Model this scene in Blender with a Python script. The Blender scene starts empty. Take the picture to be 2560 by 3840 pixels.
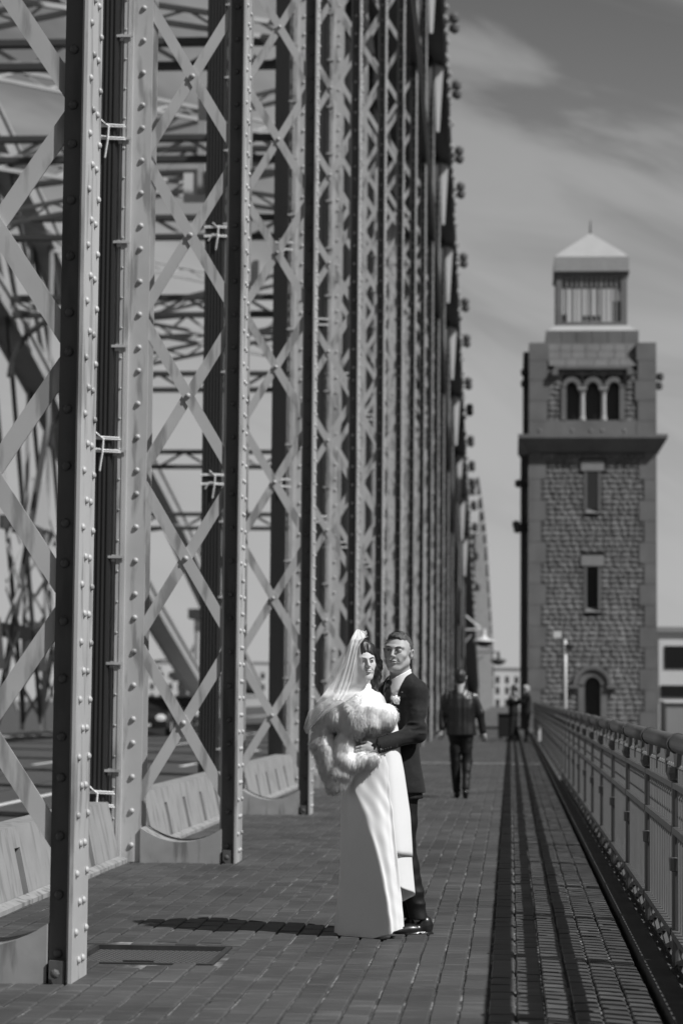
import bpy, math, random
import numpy as np
from mathutils import Vector, Matrix
random.seed(7)
SC = bpy.context.scene
COL = SC.collection
# ------------------------------------------------------------------ camera
cam_d = bpy.data.cameras.new('camera'); cam = bpy.data.objects.new('camera', cam_d); COL.objects.link(cam)
SC.camera = cam
cam_d.sensor_fit = 'VERTICAL'; cam_d.sensor_height = 36.0; cam_d.sensor_width = 24.0
cam_d.lens = 80.0; cam_d.clip_start = 0.1; cam_d.clip_end = 4000
cam.location = (0, 0, 1.41)
cam.rotation_euler = (Matrix.Rotation(math.radians(4.2707), 3, 'Z') @ Matrix.Rotation(math.radians(90 + 4.6014), 3, 'X')
                      @ Matrix.Rotation(0.0085, 3, 'Z')).to_euler()
cam_d.dof.use_dof = True; cam_d.dof.focus_distance = 13.45; cam_d.dof.aperture_fstop = 2.6
# ------------------------------------------------------------------ world
W = bpy.data.worlds.new('World'); SC.world = W; W.use_nodes = True
nt = W.node_tree; nt.nodes.clear()
def N(t, typ, **kw):
    n = t.nodes.new(typ)
    for k, v in kw.items():
        if k.startswith('i_'):
            n.inputs[int(k[2:])].default_value = v
        else: setattr(n, k, v)
    return n
SKY_SHOULDER = 0.46
SUN_EL = math.radians(48.0); SUN_AZ = math.atan2(0.80, -0.42)      # compass angle from +Y towards +X
out = N(nt, 'ShaderNodeOutputWorld'); bg = N(nt, 'ShaderNodeBackground')
sky = N(nt, 'ShaderNodeTexSky'); sky.sky_type = 'NISHITA'; sky.sun_disc = False
sky.sun_elevation = SUN_EL; sky.sun_rotation = SUN_AZ
sky.air_density = 1.0; sky.dust_density = 0.2; sky.ozone_density = 1.0
sep = N(nt, 'ShaderNodeSeparateColor'); nt.links.new(sky.outputs[0], sep.inputs[0])
# red filtered black and white film: only the red part of the sky light
tc = N(nt, 'ShaderNodeTexCoord')
mp0 = N(nt, 'ShaderNodeMapping'); nt.links.new(tc.outputs['Generated'], mp0.inputs[0]); mp0.inputs['Rotation'].default_value = (0.0, math.radians(-24), 0.0)
mp = N(nt, 'ShaderNodeMapping'); nt.links.new(mp0.outputs[0], mp.inputs[0]); mp.inputs['Scale'].default_value = (4.5, 3.0, 19.0); mp.inputs['Location'].default_value = (1.7, .9, .37)
no = N(nt, 'ShaderNodeTexNoise'); no.inputs['Scale'].default_value = 1.0; no.inputs['Detail'].default_value = 5; no.inputs['Roughness'].default_value = 0.55
no.inputs['Distortion'].default_value = 0.6
nt.links.new(mp.outputs[0], no.inputs['Vector'])
mr = N(nt, 'ShaderNodeMapRange'); mr.inputs[1].default_value = 0.38; mr.inputs[2].default_value = 0.66
mr.inputs[3].default_value = 0.0; mr.inputs[4].default_value = 1.0; mr.interpolation_type = 'SMOOTHSTEP'
nt.links.new(no.outputs[0], mr.inputs[0])
pw = N(nt, 'ShaderNodeMath', operation='POWER'); pw.inputs[1].default_value = 2.8; nt.links.new(sep.outputs[0], pw.inputs[0])
gain = N(nt, 'ShaderNodeMath', operation='MULTIPLY'); gain.inputs[1].default_value = 0.82; nt.links.new(pw.outputs[0], gain.inputs[0])
cl = N(nt, 'ShaderNodeMath', operation='MULTIPLY_ADD'); cl.inputs[1].default_value = 1.3; cl.inputs[2].default_value = 0.5
nt.links.new(mr.outputs[0], cl.inputs[0])
mul = N(nt, 'ShaderNodeMath', operation='MULTIPLY'); nt.links.new(gain.outputs[0], mul.inputs[0]); nt.links.new(cl.outputs[0], mul.inputs[1])
sh1 = N(nt, 'ShaderNodeMath', operation='MULTIPLY_ADD'); sh1.inputs[1].default_value = 0.1 / SKY_SHOULDER; sh1.inputs[2].default_value = 1.0
nt.links.new(mul.outputs[0], sh1.inputs[0])                         # film shoulder: bright sky rolls off
sh2 = N(nt, 'ShaderNodeMath', operation='DIVIDE'); nt.links.new(mul.outputs[0], sh2.inputs[0]); nt.links.new(sh1.outputs[0], sh2.inputs[1])
nt.links.new(sh2.outputs[0], bg.inputs[0]); bg.inputs[1].default_value = 0.1
nt.links.new(bg.outputs[0], out.inputs[0])
# ------------------------------------------------------------------ sun
sd = bpy.data.lights.new('sun', 'SUN'); sd.energy = 5.0; sd.angle = math.radians(0.53); sd.color = (1, 1, 1)
sun = bpy.data.objects.new('sun', sd); COL.objects.link(sun)
sv = Vector((0.80, -0.42, math.hypot(0.80, 0.42) * math.tan(SUN_EL))).normalized()
sun.rotation_euler = sv.to_track_quat('Z', 'Y').to_euler(); sun.location = sv * 60
SC.view_settings.view_transform = 'Standard'; SC.view_settings.look = 'None'
SC.view_settings.exposure = 0.0; SC.view_settings.gamma = 1.0; SC.view_settings.use_curve_mapping = False
SC.cycles.max_bounces = 6; SC.cycles.transparent_max_bounces = 12
SC.cycles.use_denoising = True

# ------------------------------------------------------------------ materials (all grey: the place is seen in black and white)
MATS = {}
def mat(name, v, rough=0.6, metal=0.0, amt=0.0, ns=4.0, bump=0.0, bs=40.0, island=0.0, spec=0.5, sc=(1, 1, 1), dirt=0.0, ds=3.0, dsc=(1, 1, 0.25), trans=0.0, sheen=0.0, coat=0.0):
    m = bpy.data.materials.new(name); m.use_nodes = True; t = m.node_tree; t.nodes.clear()
    o = N(t, 'ShaderNodeOutputMaterial'); p = N(t, 'ShaderNodeBsdfPrincipled'); t.links.new(p.outputs[0], o.inputs[0])
    p.inputs['Roughness'].default_value = rough; p.inputs['Metallic'].default_value = metal
    p.inputs['Specular IOR Level'].default_value = spec
    if sheen: p.inputs['Sheen Weight'].default_value = sheen
    if coat: p.inputs['Coat Weight'].default_value = coat; p.inputs['Coat Roughness'].default_value = 0.08
    tx = N(t, 'ShaderNodeNewGeometry'); base = None
    def mult(a, b):
        n = N(t, 'ShaderNodeMath', operation='MULTIPLY'); t.links.new(a, n.inputs[0]); t.links.new(b, n.inputs[1]); return n.outputs[0]
    val = N(t, 'ShaderNodeValue'); val.outputs[0].default_value = v; base = val.outputs[0]
    def noise(scale, lo, hi, a, b, vec_scale=(1, 1, 1), detail=5):
        mpn = N(t, 'ShaderNodeMapping'); mpn.inputs['Scale'].default_value = vec_scale
        t.links.new(tx.outputs['Position'], mpn.inputs[0])
        n = N(t, 'ShaderNodeTexNoise'); n.inputs['Scale'].default_value = scale; n.inputs['Detail'].default_value = detail
        t.links.new(mpn.outputs[0], n.inputs['Vector'])
        r = N(t, 'ShaderNodeMapRange'); r.inputs[1].default_value = lo; r.inputs[2].default_value = hi
        r.inputs[3].default_value = a; r.inputs[4].default_value = b; t.links.new(n.outputs[0], r.inputs[0]); return r.outputs[0]
    if amt: base = mult(base, noise(ns, 0.25, 0.75, 1 - amt, 1 + amt, sc))
    if dirt: base = mult(base, noise(ds, 0.52, 0.62, 1.0, 1 - dirt, dsc, 8))
    if island:
        g = N(t, 'ShaderNodeNewGeometry'); r = N(t, 'ShaderNodeMapRange'); r.inputs[3].default_value = 1 - island; r.inputs[4].default_value = 1 + island
        t.links.new(g.outputs['Random Per Island'], r.inputs[0])
        oi = N(t, 'ShaderNodeObjectInfo'); r2 = N(t, 'ShaderNodeMapRange'); r2.inputs[3].default_value = 1 - island; r2.inputs[4].default_value = 1 + island
        t.links.new(oi.outputs['Random'], r2.inputs[0])
        base = mult(mult(base, r.outputs[0]), r2.outputs[0])
    cb = N(t, 'ShaderNodeCombineColor')
    for k in range(3): t.links.new(base, cb.inputs[k])
    t.links.new(cb.outputs[0], p.inputs['Base Color'])
    if bump:
        n = N(t, 'ShaderNodeTexNoise'); n.inputs['Scale'].default_value = bs; n.inputs['Detail'].default_value = 6
        mpb = N(t, 'ShaderNodeMapping'); mpb.inputs['Scale'].default_value = sc; t.links.new(tx.outputs['Position'], mpb.inputs[0])
        t.links.new(mpb.outputs[0], n.inputs['Vector'])
        b = N(t, 'ShaderNodeBump'); b.inputs['Strength'].default_value = min(1, bump * 20); b.inputs['Distance'].default_value = bump
        t.links.new(n.outputs[0], b.inputs['Height']); t.links.new(b.outputs[0], p.inputs['Normal'])
    MATS[name] = m; return m
STEEL = mat('painted_steel', 0.42, 0.42, amt=0.10, ns=2.5, bump=0.0018, bs=45, dirt=0.42, ds=3.0, dsc=(3, 3, 0.5))
STEELFAR = mat('painted_steel_far', 0.34, 0.5, amt=0.12, ns=2)
LEGM = mat('shade_dark_angle', 0.08, 0.45, amt=0.15, ns=3, bump=0.001, bs=70, dirt=0.3, ds=3, dsc=(3, 3, .6))  # shade put into the colour: angle legs darkened to read near black
DARKST = mat('dark_steel', 0.05, 0.5, amt=0.15, ns=2)
CASING_GAP = mat('casing_gap_fill', 0.028, 0.55, amt=0.12, ns=3, sc=(1, 1, 0.2))
RAILM = mat('railing_paint', 0.115, 0.38, amt=0.12, ns=6, bump=0.0006, bs=90)
CONC = mat('concrete', 0.26, 0.85, amt=0.16, ns=5, bump=0.006, bs=22, dirt=0.45, ds=3.0, dsc=(4, 4, 0.6))
BARR = mat('barrier_concrete', 0.25, 0.8, amt=0.10, ns=5, bump=0.003, bs=30, dirt=0.25, ds=2.5, dsc=(4, 4, 0.5))
PAVE = mat('paver_stone', 0.056, 0.62, amt=0.38, ns=0.9, bump=0.003, bs=70, island=0.22, dirt=-0.40, ds=5, dsc=(0.7, 3, 1))
MORTAR = mat('joint_mortar', 0.05, 0.95, amt=0.6, ns=16, bump=0.01, bs=60, dirt=-2.6, ds=5, dsc=(1, 0.5, 1))
ASPH = mat('asphalt', 0.055, 0.85, amt=0.2, ns=3, bump=0.003, bs=60)
MARK = mat('road_marking', 0.62, 0.7, amt=0.25, ns=6)
IRON = mat('cast_iron_plate', 0.035, 0.5, amt=0.3, ns=12, bump=0.004, bs=120)
ROPE = mat('string', 0.75, 0.9)
ASHLAR = mat('ashlar_granite', 0.150, 0.85, amt=0.16, ns=1.2, bump=0.01, bs=9, dirt=0.12, ds=0.8)
RUSTIC = mat('rock_faced_granite', 0.14, 0.9, amt=0.22, ns=2.0, bump=0.03, bs=6, island=0.14, dirt=-0.25, ds=1.5, dsc=(1, 1, 1))
JOINTS = mat('tower_joints', 0.10, 0.95, amt=0.2, ns=3)
ROOFM = mat('pale_roof_metal', 0.36, 0.5, amt=0.05, ns=2)
DARKM = mat('dark_opening', 0.012, 0.4)
GLASS = mat('dark_glass', 0.02, 0.08, spec=0.8)
WHITEB = mat('white_building', 0.62, 0.8, amt=0.10, ns=0.3)
GREYB = mat('grey_building', 0.25, 0.8, amt=0.1, ns=0.3)
WATER = mat('river_water', 0.05, 0.12, amt=0.1, bump=0.05, bs=0.6)
PALEP = mat('pale_paint', 0.6, 0.4)
CARP = mat('dark_car_paint', 0.02, 0.25, coat=0.6)
CARP2 = mat('grey_car_paint', 0.10, 0.3, coat=0.6)
TYRE = mat('tyre_rubber', 0.015, 0.8)

# ------------------------------------------------------------------ object helpers
def tag(o, label=None, cat=None, group=None, kind=None):
    if label: o['label'] = label
    if cat: o['category'] = cat
    if group: o['group'] = group
    if kind: o['kind'] = kind
    return o
def thing(name, label, cat, loc=(0, 0, 0), rz=0, group=None):
    o = bpy.data.objects.new(name, None); COL.objects.link(o); o.location = loc; o.rotation_euler = (0, 0, rz)
    o.empty_display_size = 0.2
    return tag(o, label, cat, group)
def link(name, me, m=None, parent=None, loc=(0, 0, 0), rot=None):
    if m is not None and len(me.materials) == 0: me.materials.append(m)
    o = bpy.data.objects.new(name, me); COL.objects.link(o); o.location = loc
    if rot: o.rotation_euler = rot
    if parent is not None: o.parent = parent
    return o
class MB:
    def __init__(s): s.v = []; s.f = []; s.c = 0
    def add(s, vs, fs):
        b = len(s.v); s.v.extend(tuple(map(float, p)) for p in vs); s.f.extend(tuple(b + i for i in f) for f in fs)
    def box(s, x0, x1, y0, y1, z0, z1, M=None):
        vs = [Vector((x, y, z)) for x in (x0, x1) for y in (y0, y1) for z in (z0, z1)]
        if M is not None: vs = [M @ v for v in vs]
        s.add(vs, [(0, 1, 3, 2), (4, 6, 7, 5), (0, 4, 5, 1), (2, 3, 7, 6), (0, 2, 6, 4), (1, 5, 7, 3)]); return s
    def bar(s, a, b, w, t, up=(0, 1, 0)):                          # rectangular bar from a to b, w across, t along 'up'
        a = Vector(a); b = Vector(b); d = (b - a); L = d.length; d.normalize(); u = Vector(up)
        sd_ = d.cross(u).normalized(); u = sd_.cross(d).normalized()
        vs = [a + sd_ * (w / 2 * i) + u * (t / 2 * j) + d * (L * k) for i in (-1, 1) for j in (-1, 1) for k in (0, 1)]
        s.add(vs, [(0, 1, 3, 2), (4, 6, 7, 5), (0, 4, 5, 1), (2, 3, 7, 6), (0, 2, 6, 4), (1, 5, 7, 3)]); return s
    def tube(s, pts, r, n=8, caps=True):
        pts = [Vector(p) for p in pts]; rs = r if isinstance(r, (list, tuple)) else [r] * len(pts); vs = []; fs = []
        for i, p in enumerate(pts):
            d = (pts[min(i + 1, len(pts) - 1)] - pts[max(i - 1, 0)]).normalized()
            ref = Vector((0, 0, 1)) if abs(d.z) < 0.9 else Vector((0, 1, 0))
            a = d.cross(ref).normalized(); b = a.cross(d)
            for k in range(n):
                an = 2 * math.pi * k / n; vs.append(p + (a * math.cos(an) + b * math.sin(an)) * rs[i])
        for i in range(len(pts) - 1):
            for k in range(n):
                fs.append((i * n + k, i * n + (k + 1) % n, (i + 1) * n + (k + 1) % n, (i + 1) * n + k))
        if caps: fs.append(tuple(range(n))[::-1]); fs.append(tuple(range((len(pts) - 1) * n, len(pts) * n)))
        s.add(vs, fs); return s
    def lathe(s, prof, c=(0, 0, 0), n=12, M=None, cap=True):       # prof: (r, z)
        vs = []; fs = []
        for r, z in prof:
            for k in range(n):
                an = 2 * math.pi * k / n; v = Vector((c[0] + r * math.cos(an), c[1] + r * math.sin(an), c[2] + z))
                vs.append(M @ v if M is not None else v)
        for i in range(len(prof) - 1):
            for k in range(n):
                fs.append((i * n + k, i * n + (k + 1) % n, (i + 1) * n + (k + 1) % n, (i + 1) * n + k))
        if cap: fs.append(tuple(range(n))[::-1]); fs.append(tuple(range((len(prof) - 1) * n, len(prof) * n)))
        s.add(vs, fs); return s
    def prism(s, poly, y0, y1):                                    # poly in x,z extruded along y
        n = len(poly); vs = [(x, y0, z) for x, z in poly] + [(x, y1, z) for x, z in poly]
        s.add(vs, [tuple(range(n))[::-1], tuple(range(n, 2 * n))] + [(i, (i + 1) % n, n + (i + 1) % n, n + i) for i in range(n)]); return s
    def mesh(s, name, smooth=False):
        me = bpy.data.meshes.new(name); me.from_pydata(s.v, [], s.f)
        if smooth: me.polygons.foreach_set('use_smooth', [True] * len(me.polygons))
        me.update()
        import bmesh
        if len(s.f) < 60000:
            bm = bmesh.new(); bm.from_mesh(me); bmesh.ops.recalc_face_normals(bm, faces=bm.faces); bm.to_mesh(me); bm.free()
        return me
    def obj(s, name, m, parent=None, loc=(0, 0, 0), smooth=False, rot=None):
        return link(name, s.mesh(name, smooth), m, parent, loc, rot)

# ------------------------------------------------------------------ setting: river, deck, road
MB().box(-1500, 1500, -60, 2500, -12.0, -9.0).obj('river_water', WATER)['kind'] = 'structure'
MB().box(-150, 350, 86, 700, -12, -1.2).obj('embankment_ground', ASPH)['kind'] = 'structure'
def horizon_blockers(spots, name):                                        # unseen city blocks added beside and behind the camera to cut horizon sky light
    r = random.Random(21)
    for (x, y, w, d, h) in spots:
        m = MB(); m.box(x - w / 2, x + w / 2, y - d / 2, y + d / 2, -9, h); m.box(x - w / 2 - .5, x + w / 2 + .5, y - d / 2 - .5, y + d / 2 + .5, h, h + .8)
        m.box(x - w * .2, x + w * .1, y - d * .2, y + d * .2, h + .8, h + 3.5)
        for z in np.arange(-5, h - 3, 3.4):
            for k in range(int(w / 4)):
                xx = x - w / 2 + 2 + k * 4
                for yy in (y - d / 2 - .06, y + d / 2): m.box(xx - .7, xx + .7, yy, yy + .06, z, z + 1.9)
            for k in range(int(d / 4)):
                yy = y - d / 2 + 2 + k * 4
                for xx in (x - w / 2 - .06, x + w / 2): m.box(xx, xx + .06, yy - .7, yy + .7, z, z + 1.9)
        m.obj(name, GREYB)['kind'] = 'structure'
horizon_blockers([(-150 + 42 * k + 4 * math.sin(k * 2), -135 - 6 * math.cos(k * 1.7), 38, 22, 27 + 5 * math.sin(k * 1.3)) for k in range(8)]
        + [(s_ * 140 + 5 * math.sin(k), -90 + 46 * k, 22, 40, 24 + 4 * math.cos(k * 1.9)) for s_ in (-1, 1) for k in range(6 if s_ > 0 else 7)], 'horizon_blocker')
deck = MB(); deck.box(-19.5, 1.05, -6, 330, -1.3, -0.19); deck.obj('bridge_deck', CONC)['kind'] = 'structure'
road = MB(); road.box(-17.3, -3.62, -6, 330, -0.185, -0.14)
road = road.obj('road', ASPH); road['kind'] = 'structure'
for X, w, y0, y1 in ((-7.0, 0.14, 20, 320), (-10.2, 0.12, 20, 320)):
    k = y0
    while k < y1:
        MB().box(X - w / 2, X + w / 2, k, k + 5.5, -0.137, -0.134).obj('lane_marking', MARK, road); k += 9.5
for X in (-8.0, -9.5):
    MB().box(X - .05, X + .05, -5, 320, -0.1385, -0.131).obj('tram_rail', DARKST, road)
# ---- sidewalk: mortar bed with single pavers
HX0, HX1, HY0, HY1 = -2.34, -1.55, 12.0, 12.87
bed = MB(); bed.box(-3.62, 0.67, -6, HY0, -0.19, -0.011); bed.box(-3.62, 0.67, HY1, 330, -0.19, -0.011)
bed.box(-3.62, HX0, HY0, HY1, -0.19, -0.011); bed.box(HX1, 0.66, HY0, HY1, -0.19, -0.011)
walk = bed.obj('sidewalk', MORTAR); walk['kind'] = 'structure'
PWX, PLY = 0.128, 0.262
def paver_mesh(seed):
    r = random.Random(seed); w, l = PWX / 2 - 0.0062, PLY / 2 - 0.0042
    m = MB(); b = 0.006
    j = lambda: r.uniform(-0.0024, 0.0024)
    lo = [(-w + j(), -l + j(), -0.02), (w + j(), -l + j(), -0.02), (w + j(), l + j(), -0.02), (-w + j(), l + j(), -0.02)]
    mid = [(x, y, -b) for x, y, z in lo]; hi = [(x - math.copysign(b, x), y - math.copysign(b, y), r.uniform(-0.0014, 0.0014)) for x, y, z in lo]
    m.add(lo + mid + hi, [(0, 1, 5, 4), (1, 2, 6, 5), (2, 3, 7, 6), (3, 0, 4, 7), (4, 5, 9, 8), (5, 6, 10, 9), (6, 7, 11, 10), (7, 4, 8, 11), (8, 9, 10, 11)])
    return m
pv = [paver_mesh(i) for i in range(6)]; pvm = []
for q in pv:
    me = q.mesh('paver'); me.materials.append(PAVE); pvm.append(me)
cells = []
ncol = int((0.66 + 3.60) / PWX)
for c in range(ncol):
    x = 0.604 - c * PWX
    off = (0.5 * PLY if c % 2 else 0) + random.uniform(-0.02, 0.02)
    y = 9.0 + off
    while y < 100:
        if not (HX0 - 0.05 < x < HX1 + 0.05 and HY0 - 0.10 < y < HY1 + 0.10): cells.append((x, y))
        y += PLY
vis = [c for c in cells if -0.232 * c[1] < c[0] < 0.08 * c[1] and c[1] > 9.75]
vis.sort(key=lambda c: c[1]); first = set(vis[:300]); far = MB()
def lift(x, y): return 0.0022 * math.sin(x * 3.1 + y * 1.7) + 0.002 * math.sin(x * 7.7 - y * 4.1) + random.uniform(-0.0014, 0.0014)
for c in cells:
    x, y = c; z = 0.0 + lift(x, y); ta, tb = random.uniform(-.006, .006), random.uniform(-.008, .008)
    if c in first:
        link('paver', random.choice(pvm), None, walk, (x, y, z), (ta, tb, 0))
    else:
        q = random.choice(pv); far.add([(vx + x, vy + y, vz + z + ta * vy + tb * vx) for vx, vy, vz in q.v], q.f)
o = far.obj('paving', PAVE, walk); o['kind'] = 'stuff'
j = MB(); j.box(-3.3, 0.62, 47.75, 48.15, -0.004, 0.012); j.obj('expansion_joint', BARR, walk)
j = MB(); j.box(-3.3, 0.62, 47.55, 47.72, -0.004, 0.008); j.obj('joint_gap', DARKM, walk)
# hatch plate let into the paving
hatch = thing('access_hatch', 'sunken black perforated metal hatch in the paving beside the nearest column', 'hatch', ((HX0 + HX1) / 2, (HY0 + HY1) / 2, -0.03))
hw, hl = (HX1 - HX0) / 2 - 0.005, (HY1 - HY0) / 2 - 0.005
m = MB(); m.box(-hw, hw, -hl, hl, -0.02, 0.0)
m.obj('cover_plate', IRON, hatch)
m = MB()
for a in range(46):
    for b in range(26):
        xx = -hw + 0.05 + a * (2 * hw - 0.1) / 45; yy = -hl + 0.06 + b * (2 * hl - 0.12) / 25
        if (a + b) % 2: m.bar((xx - 0.01, yy - 0.01, 0.002), (xx + 0.01, yy + 0.01, 0.002), 0.006, 0.006, (0, 0, 1))
        else: m.bar((xx - 0.01, yy + 0.01, 0.002), (xx + 0.01, yy - 0.01, 0.002), 0.006, 0.006, (0, 0, 1))
tag(m.obj('tread_pattern', mat('worn_iron', 0.12, 0.45), hatch), kind='stuff')
m = MB(); m.box(-hw, hw, -hl, -hl + 0.03, 0.0, 0.028); m.box(-hw, hw, hl - 0.03, hl, 0.0, 0.028)
m.box(-hw, -hw + 0.03, -hl + 0.03, hl - 0.03, 0.0, 0.027); m.box(hw - 0.03, hw, -hl + 0.03, hl - 0.03, 0.0, 0.027); m.obj('frame', IRON, hatch)
m = MB(); m.tube([(-0.1, -hl + 0.12, 0.004), (-0.1, -hl + 0.12, 0.02), (0.06, -hl + 0.12, 0.02), (0.06, -hl + 0.12, 0.004)], 0.009, 6); m.obj('handle', DARKM, hatch)

# ------------------------------------------------------------------ roadside barrier blocks (one block per bay, with upright slots)
def barrier(y0, y1, label):
    t = thing('concrete_barrier', label, 'barrier', (-3.42, y0, 0), group='concrete barriers along the road')
    n = max(1, round((y1 - y0) / 1.25)); L = (y1 - y0) / n; m = MB(); hgt = 0.50
    for i in range(n):
        a = i * L; b = a + L
        sl = 0.17 if i > 0 else 0.0
        m.add([(0.17, a + sl, 0), (0.17, b, 0), (0.06, b, hgt), (0.06, a + sl, hgt), (-0.16, a + sl, 0), (-0.16, b, 0), (-0.16, b, hgt), (-0.16, a + sl, hgt)],
              [(0, 1, 2, 3), (4, 7, 6, 5), (3, 2, 6, 7), (0, 3, 7, 4), (1, 5, 6, 2)])
        if sl:
            m.add([(0.0, a, 0), (0.0, a + sl, 0), (-0.10, a + sl, .36), (-0.10, a, .36)], [(0, 1, 2, 3)]); m.add([(0.091, a, .36), (.091, a + sl, .36), (.06, a + sl, hgt), (.06, a, hgt), (-.16, a, hgt), (-.16, a + sl, hgt), (-.10, a, .36), (-.10, a + sl, .36)], [(0, 1, 2, 3), (3, 2, 5, 4), (6, 7, 1, 0)])
    m.obj('wall', BARR, t)
    q = MB(); q.add([(0.17, 0, 0.0), (0.17, y1 - y0, 0.0), (0.23, y1 - y0, -0.004), (0.23, 0, -0.004), (0.23, 0, .03), (0.23, y1 - y0, .03), (0.165, y1 - y0, .055), (0.165, 0, .055)],
                    [(4, 5, 6, 7), (3, 2, 5, 4)]); q.obj('kerb', CONC, t)
# ------------------------------------------------------------------ lattice columns of the near truss
def dome(r, axis, n=8):
    m = MB(); M = Matrix.Identity(3) if axis == 'z' else (Matrix.Rotation(math.radians(90), 3, 'X') if axis == 'y' else Matrix.Rotation(math.radians(90), 3, 'Y'))
    m.lathe([(r, 0), (r * 0.92, r * 0.38), (r * 0.6, r * 0.72), (r * 0.2, r * 0.86)], n=n, M=M); return m
# Rotation +90 about X sends +z to -y ; about Y sends +z to +x
rv = {('y', 'L'): dome(0.0245, 'y'), ('x', 'L'): dome(0.0205, 'x'), ('y', 'S'): dome(0.0105, 'y')}
rvm = {}
for k_, q in rv.items():
    me = q.mesh('rivet', True); me.materials.append(STEEL); rvm[k_] = me
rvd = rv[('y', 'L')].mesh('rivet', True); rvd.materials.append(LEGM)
def lerp_tab(tab, y):
    if y <= tab[0][0]: return tab[0][1]
    for (a, va), (b, vb) in zip(tab, tab[1:]):
        if y <= b: return va + (vb - va) * (y - a) / (b - a)
    return tab[-1][1]
UP = [(-5, 22.5), (30, 24.6), (50, 24.6), (68, 22.6), (84.5, 19.3), (105.8, 13.6), (121, 10.65), (140, 6.0), (161, 1.6)]
LO = [(-5, 17.0), (30, 18.2), (50, 18.0), (57, 17.7), (64.3, 17.0), (71.5, 16.2), (78.8, 14.9), (86, 13.2), (93, 11.0), (100, 9.05), (112, 6.0), (135, 1.0)]
YS = [11.06, 19.05, 26.9, 34.8, 42.0, 49.2, 56.6, 63.9, 71.1, 78.4, 85.6, 92.8, 100.0, 107.2, 114.4, 121.6, 128.8]
def XR(y): return lerp_tab([(0, -2.10), (11, -2.118), (19, -2.278), (27, -2.35), (49, -2.37), (68, -2.46), (81, -2.52), (130, -2.6)], y)
NAMES = ['nearest', 'second', 'third', 'fourth', 'fifth', 'sixth', 'seventh', 'eighth', 'ninth', 'tenth', 'eleventh', 'twelfth', 'thirteenth', 'fourteenth', 'fifteenth', 'sixteenth', 'seventeenth']
WCOL, DCOL = 1.02, 0.40
chord_cache = {}
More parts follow.
